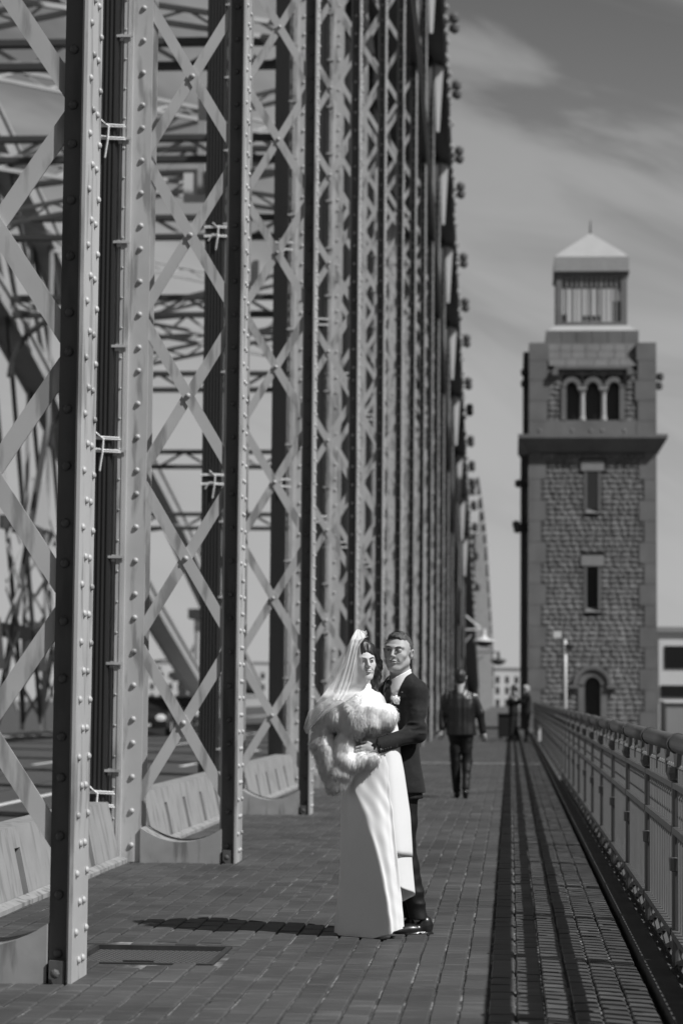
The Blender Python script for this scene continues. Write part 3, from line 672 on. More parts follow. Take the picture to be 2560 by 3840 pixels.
# cornice
m = MB(); m.add([(-2.8, -.06, 12.02), (2.8, -.06, 12.02), (2.8, 6.1, 12.02), (-2.8, 6.1, 12.02), (-3.22, -.48, 12.62), (3.22, -.48, 12.62), (3.22, 6.5, 12.62), (-3.22, 6.5, 12.62), (-3.22, -.48, 12.78), (3.22, -.48, 12.78), (3.22, 6.5, 12.78), (-3.22, 6.5, 12.78)],
      [(3, 2, 1, 0), (0, 1, 5, 4), (1, 2, 6, 5), (2, 3, 7, 6), (3, 0, 4, 7), (4, 5, 9, 8), (5, 6, 10, 9), (6, 7, 11, 10), (7, 4, 8, 11), (8, 9, 10, 11)]); m.obj('cornice', ASHLAR, tower)
# belfry storey
z = 12.78; hs = [0.62, 0.9, 0.9, 0.86, 0.8]; 
for q, h in enumerate(hs):
    for s_ in (-1, 1):
        w = (0.86, 0.80, 0.92, 0.80, 0.86)[q]; a, b = (-2.76, -2.76 + w) if s_ < 0 else (2.76 - w, 2.76)
        m = MB(); m.box(a, b, 0.0 + rr.uniform(-.008, .008), 6.0, z + .008, z + h - .008); m.obj('pier_block', ASHLAR, tower)
    z += h
m = MB(); m.box(-2.0, 2.0, 0.01, .6, 12.79, 13.44); m.obj('apron_course', ASHLAR, tower)
wc = [-.90, 0.02, .94]
m = MB(); m.box(-1.2, 1.24, .5, .61, 13.45, 15.1); m.obj('belfry_opening', DARKM, tower)
for c in (-.44, .48):
    m = MB(); m.lathe([(.15, 13.45), (.15, 13.55), (.12, 13.6), (.11, 14.55), (.12, 14.6), (.17, 14.8)], (c, .16, 0), 12); m.box(c - .2, c + .2, -.02, .5, 14.8, 14.9); m.obj('column', mat('pale_shaft%d' % int(c * 10 + 10), 0.36, .8), tower)
for c in wc: arch_ring(c, 14.9, .23, .44, -0.03, .5, 10).obj('window_arch', ASHLAR, tower)
MB().box(-1.36, -1.13, -.01, .5, 13.45, 14.9).obj('jamb', ASHLAR, tower); MB().box(1.17, 1.40, -.01, .5, 13.45, 14.9).obj('jamb', ASHLAR, tower)
m = MB(); m.box(-1.66, 1.7, -.16, .75, 15.67, 15.82)
for c in (-1.62, 1.62): m.box(c - .13, c + .13, -.2, .6, 15.4, 15.665)
m.obj('hood_cornice', ASHLAR, tower)
z = 15.83
for q, h in enumerate((.34, .34, .35)):                           # sloping parapet courses, set back between the corner piers
    x = -1.9; yb = .02 + .13 * q
    while x < 1.88:
        w = min(rr.choice((.5, .62, .74)), 1.88 - x)
        if 1.88 - (x + w) < .2: w = 1.88 - x
        m = MB(); m.add([(x + .01, yb, z + .01), (x + w - .01, yb, z + .01), (x + w - .01, yb + .13, z + h - .005), (x + .01, yb + .13, z + h - .005), (x + .01, 1.2, z + .01), (x + w - .01, 1.2, z + .01), (x + w - .01, 1.2, z + h - .005), (x + .01, 1.2, z + h - .005)],
                         [(0, 1, 2, 3), (7, 6, 5, 4), (0, 4, 5, 1), (3, 2, 6, 7), (1, 5, 6, 2), (0, 3, 7, 4)]); m.obj('parapet_block', ASHLAR, tower); x += w
    z += h
x = -2.02
for q in range(6):
    w = 4.07 / 6; MB().box(x + .01, x + w - .01, .75, 5.2, 16.88, 17.5).obj('drum_block', ASHLAR, tower); x += w
m = MB(); m.add([(-1.95, .8, 17.51), (1.95, .8, 17.51), (1.95, 5, 17.51), (-1.95, 5, 17.51), (-1.6, 1.1, 17.78), (1.6, 1.1, 17.78), (1.6, 4.6, 17.78), (-1.6, 4.6, 17.78)], [(0, 1, 5, 4), (1, 2, 6, 5), (2, 3, 7, 6), (3, 0, 4, 7), (4, 5, 6, 7)]); m.obj('lantern_base', ROOFM, tower)
# glazed lantern room
LY0, LY1 = 1.15, 4.3
m = MB()
for xa in (-1.56, 1.30):
    for ya in (LY0, LY1 - .26): m.box(xa, xa + .26, ya, ya + .26, 17.78, 20.2)
m.box(-1.3, 1.3, LY0, LY0 + .2, 20.02, 20.2); m.box(-1.3, 1.3, LY0, LY0 + .2, 17.78, 17.95); m.obj('lantern_frame', ASHLAR, tower)
for k in range(1, 12):
    x = -1.3 + 2.6 * k / 12; wd = .06 if k % 4 == 0 else .036
    MB().box(x - wd, x + wd, LY0 + .04, LY0 + .1, 17.96, 20.02).obj('glazing_bar', mat('bar%d' % k, 0.2, .6) if k < 2 else MATS['bar1'], tower)
MB().box(-1.3, 1.3, LY0 + .03, LY0 + .11, 19.45, 19.5).obj('transom', DARKST, tower)
m = MB(); m.box(-1.29, 1.29, LY0 + .105, LY0 + .12, 19.51, 20.0); m.box(-1.29, -1.1, LY0 + .105, LY0 + .12, 17.97, 18.3); m.box(-.4, .4, LY0 + .105, LY0 + .12, 18.0, 18.25); m.box(.95, 1.29, LY0 + .105, LY0 + .12, 17.97, 18.9); m.obj('dark_pane', GLASS, tower)
m = MB()
for k in range(7): m.box(-1.15 + k * .38, -1.09 + k * .38, LY1 - .12, LY1 - .06, 17.8, 20.1)
m.obj('rear_bars', ASHLAR, tower)
m = MB(); m.box(-1.64, 1.64, LY0 - .1, LY1 + .1, 20.21, 20.85); m.obj('lantern_cap', mat('cap_metal', 0.30, .6, amt=.08), tower)
m = MB(); m.box(-1.66, 1.66, LY0 - .14, LY1 + .14, 20.16, 20.205); m.obj('eave', DARKST, tower)
yc = (LY0 + LY1) / 2
m = MB(); m.add([(-1.62, LY0 - .08, 20.86), (1.62, LY0 - .08, 20.86), (1.62, LY1 + .08, 20.86), (-1.62, LY1 + .08, 20.86), (-1.38, LY0 + .16, 21.1), (1.38, LY0 + .16, 21.1), (1.38, LY1 - .16, 21.1), (-1.38, LY1 - .16, 21.1), (0, yc, 22.25)],
                 [(0, 1, 5, 4), (1, 2, 6, 5), (2, 3, 7, 6), (3, 0, 4, 7), (4, 5, 8), (5, 6, 8), (6, 7, 8), (7, 4, 8)]); m.obj('roof', ROOFM, tower)
m = MB(); m.tube([(0, yc, 22.2), (0, yc, 22.85)], [.05, .015], 6); m.obj('finial', DARKST, tower)
m = MB(); m.box(-3.1, -2.765, 0.9, 5.0, -9, 12.0); m.box(-3.0, -2.765, 1.0, 5.0, 12.8, 16.6); m.obj('side_buttress', JOINTS, tower)
for (x, z) in ((-3.25, 8.7), (-3.3, 8.9), (-3.2, 10.7), (-2.95, 15.6), (-2.95, 15.1), (2.95, 15.4), (2.9, 15.0)):
    m = MB(); s_ = -1 if x < 0 else 1; m.bar((s_ * 2.74, .8, z), (x, .6, z), .1, .1); m.lathe([(.08, -.16), (.16, -.1), (.16, .12), (.06, .18)], (x, .5, z), 8); m.obj('wall_lamp', DARKST, tower)
for x in (-2.3, -.9, -.1, .4, 1.35):
    m = MB(); m.lathe([(.04, 0), (.04, .08), (.08, .12), (.08, .2), (.03, .24)], (x, -.3, 12.79), 8); m.obj('cornice_lamp', ASHLAR, tower)

# ------------------------------------------------------------------ far buildings
def building(name, label, x0, x1, y, z0, z1, wins, m_=WHITEB, depth=14, roof=None, pitch=None, cat='building'):
    t = thing(name, label, cat, ((x0 + x1) / 2, y, z0)); cx_ = (x0 + x1) / 2
    MB().box(x0 - cx_, x1 - cx_, 0, depth, 0, z1 - z0).obj('wall', m_, t)
    MB().box(x0 - cx_ - .2, x1 - cx_ + .2, -.2, depth + .2, z1 - z0, z1 - z0 + .35).obj('roof', GREYB if roof is None else roof, t)
    nw, rows = wins
    cache = {}
    for r_, (za, zb) in enumerate(rows):
        w = (x1 - x0) / nw
        for k in range(nw):
            xx = x0 - cx_ + (k + .5) * w; ww = w * (pitch or .5) / 2
            if ('w', r_) not in cache:
                me = MB().box(-ww, ww, -.06, .02, 0, zb - za).mesh('window'); me.materials.append(GLASS); cache[('w', r_)] = me
            link('window', cache[('w', r_)], None, t, (xx, 0.0, za - z0))
    return t
building('apartment_block', 'long white apartment block with rows of small windows across the river', -118, -50, 640, -9, 10.2, (26, [(-.5, 1.3), (2.6, 4.3), (5.8, 7.5)]), pitch=.42)
building('corner_house', 'pale house with dark windows far behind the walking man, left of the tower', -4.0, 4.5, 520, -9, 7.6, (4, [(-1, .8), (2.0, 3.6), (4.4, 6.0)]), pitch=.38)
building('office_building', 'white building with large dark windows at the right edge beside the tower', 9.75, 30, 152, -6, 5.75, (9, [(3.35, 4.85)]), pitch=.66)
t = thing('window_band', 'long dark strip window low on the white building at the right edge', 'window', (0, 0, 0)); bpy.data.objects.remove(t)
q = [o for o in bpy.data.objects if o.name.startswith('office_building')][0]
MB().box(-10.0, 10, -.06, .02, 7.45, 8.25).obj('strip_window', GLASS, q)
t = thing('quay_wall_hut', 'grey flat roofed hut in front of the white building at the right edge', 'hut', (9.2, 122, -4))
MB().box(-1.0, 6, 0, 5, 0, 5.15).obj('wall', GREYB, t); MB().box(.55, .62, -.03, 0, 1, 5.0).obj('corner_strip', PALEP, t); MB().box(1.0, 1.8, -.04, 0, 3.4, 4.5).obj('window', GLASS, t); MB().box(-1.1, 6.1, -.1, 5.1, 5.151, 5.25).obj('roof', WHITEB, t)
# distant twin tower across the road
t = thing('distant_tower', 'slim pale tower with dark cornices seen through the lattice across the road', 'tower', (-27.5, 205, -9))
m = MB(); m.box(-1.1, 1.1, 0, 2.2, 0, 21.5); m.obj('shaft', WHITEB, t)
for z in (17.2, 22.0): MB().box(-1.6, 1.6, -.5, 2.7, z, z + .9).obj('cornice', DARKST, t)
m = MB(); m.lathe([(1.1, 22.9), (1.0, 23.8), (.1, 24.6)], (0, 1.1, 0), 10); m.obj('cap', ROOFM, t)
for k in range(4): MB().box(-.9 + k * .5, -.75 + k * .5, -.06, 0, 3, 16.5).obj('pilaster', GREYB, t)
# crane
t = thing('harbour_crane', 'small blurred crane with a slanting jib above the white apartment block', 'crane', (-62, 430, -9))
MB().bar((0, 0, 6), (0, 0, 14), 1.5, 1.5, (0, 1, 0)).obj('mast', DARKST, t); MB().bar((0, 0, 14), (3.2, 0, 22.5), .5, .5, (0, 1, 0)).obj('jib', DARKST, t); MB().box(-2, 1.6, -1, 1, 12.8, 14.6).obj('cab', DARKST, t)

# ------------------------------------------------------------------ road lamps
def saucer_lamp(x0, y, z, reach, dark, label):
    t = thing('street_lamp', label, 'lamp', (x0, y, z)); mm = DARKST if dark else PALEP
    MB().tube([(0, 0, .9), (reach, 0, .9)], .055, 6).obj('bracket_arm', mm, t); MB().tube([(0, 0, 1.7), (reach * .8, 0, 1.0)], .045, 6).obj('stay', mm, t); MB().tube([(0, 0, 0.2), (reach * .3, 0, .6)], .04, 6).obj('stay', mm, t)
    m = MB(); m.lathe([(.10, .95), (.12, .55), (.22, .42), (.62, .3), (.64, .24), (.05, .235)], (reach, 0, 0), 20); m.obj('lamp_shade', mm, t, smooth=False)
    m = MB(); m.lathe([(.60, .23), (.45, .05), (.2, -.08), (.02, -.1)], (reach, 0, 0), 16); m.obj('lamp_glass', GLASS, t, smooth=True)
saucer_lamp(-2.6, 132, 4.35, 1.05, False, 'pale saucer shaped street lamp on a bracket above the walking man')
saucer_lamp(-2.6, 176, 3.9, 1.65, True, 'dark saucer shaped street lamp, smaller and lower than the pale one')
t = thing('street_lamp', 'dark hanging road lamp seen through the second column lacing', 'lamp', (-24, 150, 3.0)); m = MB(); m.lathe([(.1, .5), (.3, .35), (1.0, .1), (.5, -.25), (.05, -.3)], n=14); m.obj('lamp_shade', DARKST, t); MB().bar((0, 0, .5), (3, 0, .9), .1, .1).obj('bracket_arm', DARKST, t)
# pale mast in front of the tower
t = thing('signal_mast', 'pale slender mast with small loudspeaker boxes in front of the stone tower', 'mast', (1.66, 70, 0))
m = MB(); m.tube([(0, 0, -1), (0, 0, 1.8), (0, 0, 3.15)], [.055, .05, .045], 10); m.obj('pole', PALEP, t, smooth=True)
m = MB(); m.tube([(-.11, 0, -1), (-.11, 0, 3.5)], .018, 6); m.obj('cable_pipe', DARKST, t)
m = MB(); m.box(-.36, -.12, -.1, .1, 3.22, 3.42); m.obj('box', PALEP, t)
m = MB(); m.lathe([(.02, 0), (.16, .1), (.17, .16), (.05, .2)], (.14, 0, 2.85), 10); m.obj('loudspeaker', DARKST, t)
# next span beyond
t = thing('pier_portal', 'dark steel portal at the start of the next span behind the street lamp', 'portal', (-3.4, 168, 0))
MB().box(-1.3, .75, 0, 1.2, 0, 13.4).obj('leg', DARKST, t); MB().box(-1.4, .85, -.1, 1.3, 11.6, 12.2).obj('band', DARKST, t); MB().box(-1.5, 0.95, -.2, 1.4, 13.402, 16.2).obj('pale_panel', PALEP, t)
t = thing('next_span_truss', 'far truss of the next bridge span, a narrow speckled strip beside the sky', 'bridge truss', (0, 0, 0))
tabn = [(168, 17.2), (215, 17.0), (240, 15), (290, 10), (340, 3)]
ysn = list(range(170, 345, 12))
chord_run(tabn, ysn, lambda y: -2.5, .9, 1.0, 'upper_chord', t, DARKST)
for y in ysn:
    MB().box(-2.75, -2.5, y - .15, y + .15, 0, lerp_tab(tabn, y)).obj('post', STEELFAR, t)
    m = MB(); m.tube([(-2.5, y, lerp_tab(tabn, y) - 1), (-2.2, y, lerp_tab(tabn, y) - .8)], .12, 6); m.obj('lamp', PALEP, t)

# ------------------------------------------------------------------ cars on the road (headlights towards the camera = -y)
def car(x, y, label, paint, s_=1.0, van=False):
    t = thing('car', label, 'car', (x, y, -.135), 0, 'cars on the bridge road')
    H = 1.45 if not van else 1.9
    prof = [(-2.15, .30), (-2.2, .55), (-2.1, .75), (-1.2, .92), (-.55, H - .05), (-.3, H), (1.0, H), (1.5, H - .12), (2.05, .95), (2.15, .6), (2.1, .3)]
    m = MB(); sec = []; n = len(prof)
    for (xx, inset) in ((-.86, .06), (-.80, 0.0), (.80, 0.0), (.86, .06)):
        for (yy, zz) in prof:
            k_ = .80 if zz > .95 else 1.0
            sec.append((xx * (k_ if abs(xx) > 0 else 1), yy * (1 - inset * .3), .28 + (zz - .28) * (1 - inset)))
    fs = []
    for a in range(3):
        for b in range(n): fs.append((a * n + b, a * n + (b + 1) % n, (a + 1) * n + (b + 1) % n, (a + 1) * n + b))
    fs += [tuple(range(n)), tuple(range(3 * n, 4 * n))[::-1]]
    m.add(sec, fs); m.obj('body', paint, t, smooth=False)
    m = MB(); m.add([(-.66, -1.13, .96), (.66, -1.13, .96), (.60, -.60, H - .10), (-.60, -.60, H - .10)], [(0, 1, 2, 3)]); 
    m.v = [(a, b - .035, c + .02) for a, b, c in m.v]; m.obj('windscreen', GLASS, t)
    for sg in (-1, 1):
        m = MB(); m.lathe([(.02, -.03), (.12, -.01), (.13, .03), (.0, .05)], n=10, M=Matrix.Rotation(math.radians(90), 3, 'X')); m.v = [(a * 1.5 + sg * .62, b - 2.17, c + .68) for a, b, c in m.v]
        m.obj('headlight', mat('headlamp%s%d' % (label[:3], sg), .9, .1), t)
        for yy in (-1.35, 1.35):
            w = MB(); w.lathe([(.32, -.1), (.33, 0), (.32, .1)], n=16, M=Matrix.Rotation(math.radians(90), 3, 'Y')); wo = w.obj('wheel', TYRE, t, (sg * .80, yy, .33))
            w = MB(); w.lathe([(.2, -.104), (.2, .104)], n=12, M=Matrix.Rotation(math.radians(90), 3, 'Y')); w.obj('rim', PALEP, wo)
    MB().box(-.45, .45, -2.235, -2.2, .48, .66).obj('grille', DARKM, t)
    MB().box(-.26, .26, -2.245, -2.21, .36, .46).obj('number_plate', WHITEB, t)
car(-13.2, 84, 'black car with shining headlights, nearest on the road, seen under the lacing', CARP)
car(-14.6, 104, 'grey car farther along the road beside the black one', CARP2)
car(-9.2, 118, 'dark van just left of the third column at road level', CARP, van=True)
car(-17.0, 118, 'dark car behind the black one by the far truss', CARP)
# ------------------------------------------------------------------ sculpting with distance fields (surface nets)
f32 = np.float32
class Field:
    def __init__(s, lo, hi, h):
        s.h = h; s.lo = np.array(lo, f32); n = [int(math.ceil((hi[i] - lo[i]) / h)) + 1 for i in range(3)]
        ax = [s.lo[i] + h * np.arange(n[i], dtype=f32) for i in range(3)]
        s.X = ax[0][:, None, None]; s.Y = ax[1][None, :, None]; s.Z = ax[2][None, None, :]
        s.d = np.full(n, 10.0, f32)
    def u(s, e, k=0.0):
        if k <= 0: s.d = np.minimum(s.d, e)
        else:
            t = np.clip(0.5 + 0.5 * (s.d - e) / k, 0, 1); s.d = s.d * (1 - t) + e * t - k * t * (1 - t)
        return s
    def cut(s, e, k=0.0):
        if k <= 0: s.d = np.maximum(s.d, -e)
        else:
            t = np.clip(0.5 - 0.5 * (s.d + e) / k, 0, 1); s.d = s.d * (1 - t) - e * t + k * t * (1 - t)
        return s
    def cap(s, a, b, ra, rb=None, sq=(1, 1, 1)):
        rb = ra if rb is None else rb; ax, ay, az = a; bx, by, bz = b[0] - ax, b[1] - ay, b[2] - az
        px, py, pz = s.X - ax, s.Y - ay, s.Z - az; t = np.clip((px * bx + py * by + pz * bz) / (bx * bx + by * by + bz * bz + 1e-9), 0, 1)
        return np.sqrt(((px - bx * t) / sq[0]) ** 2 + ((py - by * t) / sq[1]) ** 2 + ((pz - bz * t) / sq[2]) ** 2) - (ra + (rb - ra) * t)
    def ell(s, c, r, rot=None):
        px, py, pz = s.X - c[0], s.Y - c[1], s.Z - c[2]
        if rot is not None:
            R = np.array(Matrix.Rotation(rot[2], 3, 'Z') @ Matrix.Rotation(rot[1], 3, 'Y') @ Matrix.Rotation(rot[0], 3, 'X'), f32)
            px, py, pz = [R[0][i] * px + R[1][i] * py + R[2][i] * pz for i in range(3)]
        k0 = np.sqrt((px / r[0]) ** 2 + (py / r[1]) ** 2 + (pz / r[2]) ** 2); k1 = np.sqrt((px / r[0] ** 2) ** 2 + (py / r[1] ** 2) ** 2 + (pz / r[2] ** 2) ** 2) + 1e-6
        return k0 * (k0 - 1) / k1
    def loft(s, lv, e=2.0):                                       # lv: (z, cx, cy, a, b, angle)
        lv = sorted(lv); z = [l[0] for l in lv]; Z = s.Z.ravel()
        cx, cy, a, b, an = [np.interp(Z, z, [l[i] for l in lv]).astype(f32)[None, None, :] for i in range(1, 6)]
        c_, s_ = np.cos(an), np.sin(an); px, py = s.X - cx, s.Y - cy
        u, v = (px * c_ + py * s_) / a, (-px * s_ + py * c_) / b
        k = (np.abs(u) ** e + np.abs(v) ** e) ** (1 / e)
        return np.maximum((k - 1) * np.minimum(a, b), np.maximum(z[0] - s.Z, s.Z - z[-1]))
    def noise(s, sc, amp, seed=0, w=1.0, ridge=False):
        r = np.random.RandomState(seed); T = r.rand(16, 16, 16).astype(f32)
        def ax(A, k):
            q = A * sc[k] + 50.0; i = np.floor(q).astype(int); f_ = (q - i).astype(f32); f_ = f_ * f_ * (3 - 2 * f_); return i % 16, (i + 1) % 16, f_
        x0, x1, fx_ = ax(s.X, 0); y0, y1, fy = ax(s.Y, 1); z0, z1, fz = ax(s.Z, 2)
        g = lambda a, b, c: T[a, b, c]
        v = ((g(x0, y0, z0) * (1 - fx_) + g(x1, y0, z0) * fx_) * (1 - fy) + (g(x0, y1, z0) * (1 - fx_) + g(x1, y1, z0) * fx_) * fy) * (1 - fz) + \
            ((g(x0, y0, z1) * (1 - fx_) + g(x1, y0, z1) * fx_) * (1 - fy) + (g(x0, y1, z1) * (1 - fx_) + g(x1, y1, z1) * fx_) * fy) * fz
        if ridge: v = 1 - np.abs(2 * v - 1) * 2
        else: v = 2 * v - 1
        s.d = s.d - amp * v * w; return s
    def mesh(s, name, M=None, smooth=True):
        d = s.d; ins = d < 0
        c8 = np.zeros(tuple(n - 1 for n in d.shape), np.uint8)
        for a in (0, 1):
            for b in (0, 1):
                for c in (0, 1): c8 += ins[a:a + c8.shape[0], b:b + c8.shape[1], c:c + c8.shape[2]]
        idx = np.argwhere((c8 > 0) & (c8 < 8)); ids = np.full(c8.shape, -1, np.int64); ids[tuple(idx.T)] = np.arange(len(idx))
        acc = np.zeros((len(idx), 3), f32); cnt = np.zeros(len(idx), f32)
        corners = [(a, b, c) for a in (0, 1) for b in (0, 1) for c in (0, 1)]
        for p in corners:
            for k in range(3):
                if p[k] == 0:
                    q = list(p); q[k] = 1; va = d[tuple((idx + p).T)]; vb = d[tuple((idx + q).T)]; m_ = (va < 0) != (vb < 0)
                    t = np.where(m_, va / (va - vb + 1e-12), 0); pos = np.tile(np.array(p, f32), (len(idx), 1)); pos[:, k] = t
                    acc += pos * m_[:, None]; cnt += m_
        V = (idx + acc / cnt[:, None]) * s.h + s.lo; F_ = []
        for k in range(3):
            sh = [slice(None)] * 3; sh2 = [slice(None)] * 3; sh[k] = slice(0, -1); sh2[k] = slice(1, None)
            A, B = ins[tuple(sh)], ins[tuple(sh2)]; e = np.argwhere(A != B); i1, i2 = (k + 1) % 3, (k + 2) % 3
            ok = (e[:, i1] > 0) & (e[:, i2] > 0) & (e[:, i1] < d.shape[i1] - 1) & (e[:, i2] < d.shape[i2] - 1); e = e[ok]
            g = []
            for o1, o2 in ((-1, -1), (0, -1), (0, 0), (-1, 0)):
                q = e.copy(); q[:, i1] += o1; q[:, i2] += o2; g.append(ids[tuple(q.T)])
            g = np.stack(g, 1); fl = ~A[tuple(e.T)]; g[fl] = g[fl][:, ::-1]; F_.append(g)
        F_ = np.concatenate(F_); me = bpy.data.meshes.new(name)
        me.vertices.add(len(V)); me.vertices.foreach_set('co', V.astype(f32).ravel()); me.loops.add(len(F_) * 4); me.loops.foreach_set('vertex_index', F_.ravel().astype(np.int32))
        me.polygons.add(len(F_)); me.polygons.foreach_set('loop_start', np.arange(len(F_), dtype=np.int32) * 4)
        me.update(calc_edges=True)
        if smooth: me.polygons.foreach_set('use_smooth', np.ones(len(F_), bool))
        me.validate()
        if M is not None: me.transform(M)
        return me
def join_meshes(name, mes):
    import bmesh
    bm = bmesh.new()
    for q in mes: bm.from_mesh(q)
    me = bpy.data.meshes.new(name); bm.to_mesh(me); bm.free(); me.polygons.foreach_set('use_smooth', [True] * len(me.polygons)); return me
# figure drawing sheet: u, v in sheet units (right, down), y metres away from the figure plane
def pt(u, v, y=0.0):
    k = 1 + y / 13.5; z = (2150 - v) * 0.00257
    return ((u - 870) * 0.00259 * k, y, 1.41 + (z - 1.41) * k)
SKIN = mat('skin', 0.38, 0.55, amt=0.10, ns=45, bump=0.0008, bs=220, spec=0.35)
SKIND = mat('lips', 0.20, 0.4)
BROW = mat('brow_hair', 0.06, 0.7)
EYEW = mat('eye_white', 0.55, 0.2); EYED = mat('eye_iris', 0.02, 0.1)
TEETH = mat('teeth', 0.75, 0.3)
SUIT = mat('black_suit_cloth', 0.015, 0.8, amt=0.25, ns=60, bump=0.0006, bs=400, spec=0.2, sheen=0.08)
TROU = mat('black_trouser_cloth', 0.009, 0.6, amt=0.2, ns=60, spec=0.3)
SHIRT = mat('white_shirt', 0.75, 0.7)
TIE = mat('black_satin_tie', 0.012, 0.25)
SHOE = mat('polished_black_leather', 0.012, 0.34, spec=0.5, coat=0.12)
LEATH = mat('black_leather', 0.010, 0.42, amt=0.2, bump=0.002, bs=30, spec=0.7)
SATIN = mat('white_satin', 0.72, 0.42, amt=0.02, ns=6, spec=0.35, bump=0.003, bs=9)
FURM = mat('white_fur', 0.93, 0.8, amt=0.12, ns=25, island=0.10)
FURB = mat('white_fur_skin', 0.85, 0.9, amt=0.2, ns=30)
HAIRL = mat('short_fair_hair', 0.085, 0.6, amt=0.5, ns=90, bump=0.004, bs=200, sc=(1, 1, .3))
HAIRD = mat('dark_brown_hair', 0.016, 0.5, amt=0.6, ns=30, bump=0.006, bs=90, sc=(3, 3, .25), spec=0.7)

# face towards -y, subject's left at +x, centre of the head at the origin
def head_mesh(fem=False, smile=True, h=0.0026, neck=True, neckdir=(0, 0.02, -0.2)):
    F = Field((-0.105, -0.145, -0.225), (0.105, 0.125, 0.14), h); w = 0.94 if fem else 1.0
    F.u(F.ell((0, 0.018, 0.032), (0.073 * w, 0.092, 0.083)))
    F.u(F.ell((0, -0.030, 0.015), (0.064 * w, 0.058, 0.075)), 0.03)
    F.u(F.ell((0, -0.036, -0.045), (0.050 * w, 0.052, 0.060)), 0.03)
    F.u(F.ell((0, -0.066, -0.094), (0.023 * w, 0.022, 0.020)), 0.03)
    for s_ in (-1, 1):
        F.u(F.cap((s_ * .052 * w, .0, -.05), (s_ * .022 * w, -.06, -.088), .018 if fem else .021, .014), 0.025)   # jaw line
        F.u(F.ell((s_ * .043 * w, -.058, -.014), (.020, .022, .018)), 0.022)                                    # cheekbone
        F.u(F.ell((s_ * .030 * w, -.071, -.042), (.016, .016, .020)), 0.02)
        F.u(F.cap((s_ * .008, -.092, .030), (s_ * .048 * w, -.070, .034), .0065 if fem else .0115, .006 if fem else .008), 0.014)      # brow
        F.cut(F.ell((s_ * .031 * w, -.094, .012), (.019, .0145, .0105)), 0.010)                                  # eye socket
        F.u(F.ell((s_ * .031 * w, -.079, .012), (.0145, .012, .0105)), 0.004)                                    # lid ball
        F.u(F.ell((s_ * .011, -.101, -.021), (.0075, .009, .007)), 0.006)                                        # nostril wing
    F.u(F.cap((0, -.092, .022), (0, -.116, -.017), .0065, .0098), 0.010)
    for s_ in (-1, 1): F.cut(F.ell((s_ * .006, -.112, -.028), (.0035, .006, .003)), 0.003)
    F.u(F.ell((0, -.092, -.048), (.021, .010, .0062)), 0.005); F.u(F.ell((0, -.090, -.0585), (.018, .011, .0068)), 0.005)
    if smile:
        for s_ in (-1, 1):
            F.cut(F.cap((0, -.104, -.0540), (s_ * .026, -.086, -.0485), .0026, .0018), 0.003)
            F.cut(F.cap((s_ * .019, -.100, -.024), (s_ * .032, -.086, -.050), .0016, .0022), 0.007)                # smile fold
    F.cut(F.ell((0, -.094, -.072), (.016, .006, .004)), 0.008)
    if not fem:
        for s_ in (-1, 1): F.cut(F.cap((s_ * .004, -.108, .024), (s_ * .007, -.104, .044), .0018, .001), 0.006)      # frown lines
        F.cut(F.cap((-.05, -.083, .026), (-.012, -.100, .023), .0015), .006); F.cut(F.cap((.05, -.083, .026), (.012, -.100, .023), .0015), .006)
    for s_ in (-1, 1):                                            # ears
        F.u(F.ell((s_ * .080 * w, .012, -.004), (.010, .019, .032), (0.15, s_ * 0.35, s_ * -0.35)), 0.006)
        F.cut(F.ell((s_ * .090 * w, .006, .0), (.007, .010, .017), (0.1, s_ * 0.35, s_ * -0.35)), 0.005)
    if neck:
        r = 0.050 if fem else 0.060
        F.u(F.cap((0, .022, -.05), (neckdir[0], neckdir[1] + .02, neckdir[2]), r, r * 1.02), 0.03)
    return F
def face_bits(parent_obj, M, fem=False):
    w = 0.94 if fem else 1.0
    for s_ in (-1, 1):
        m = MB(); m.lathe([(.002, -.0109), (.008, -.0075), (.0109, 0), (.008, .0075), (.002, .0109)], n=12)
        m.v = [(x * 1.05 + s_ * .031 * w, y * 1.02 - .0825, z * .50 + .0112) for x, y, z in m.v]; me = m.mesh('eye', True); me.transform(M); link('eye', me, EYEW, parent_obj)
        m = MB(); m.lathe([(.0006, -.003), (.0046, -.0012), (.0046, .0012), (.0006, .003)], n=10, M=Matrix.Rotation(math.pi / 2, 3, 'X')); m.v = [(x + s_ * .031 * w, y - .0925, z * .85 + .0112) for x, y, z in m.v]
        me = m.mesh('iris', True); me.transform(M); link('iris', me, EYED, parent_obj)
        m = MB(); m.tube([(s_ * .0185 * w, -.0895, .0135), (s_ * .025 * w, -.0945, .0175), (s_ * .034 * w, -.0935, .0180), (s_ * .0455 * w, -.082, .0125)], [.0014, .0019 if fem else .0013, .0022 if fem else .0014, .0012], 5)
        me = m.mesh('eyelashes', True); me.transform(M); link('eyelashes', me, BROW, parent_obj)
        m = MB(); m.tube([(s_ * .010, -.1015, .029), (s_ * .024, -.0975, .0345), (s_ * .038, -.088, .036), (s_ * .050, -.074, .030)], [.0012, .0018, .0016, .0008] if fem else [.0020, .0030, .0028, .0012], 6)
        m.v = [(x, y, z) for x, y, z in m.v]; me = m.mesh('eyebrow', True); me.transform(M); link('eyebrow', me, BROW, parent_obj)
    L = Field((-.03, -.112, -.072), (.03, -.072, -.038), .0012)
    L.u(L.ell((0, -.0930, -.0482), (.0205, .0100, .0048))); L.u(L.ell((0, -.0912, -.0590), (.0175, .0110, .0058)), .001)
    for s_ in (-1, 1): L.cut(L.cap((0, -.105, -.0538), (s_ * .026, -.087, -.0487), .0017), .001)
    link('lips', L.mesh('lips', M), SKIND, parent_obj)
    if fem:
        m = MB(); m.tube([(-.014, -.0975, -.0525), (0, -.1015, -.0545), (.014, -.0975, -.0525)], [.0012, .0026, .0012], 6); me = m.mesh('teeth', True); me.transform(M); link('teeth', me, TEETH, parent_obj)

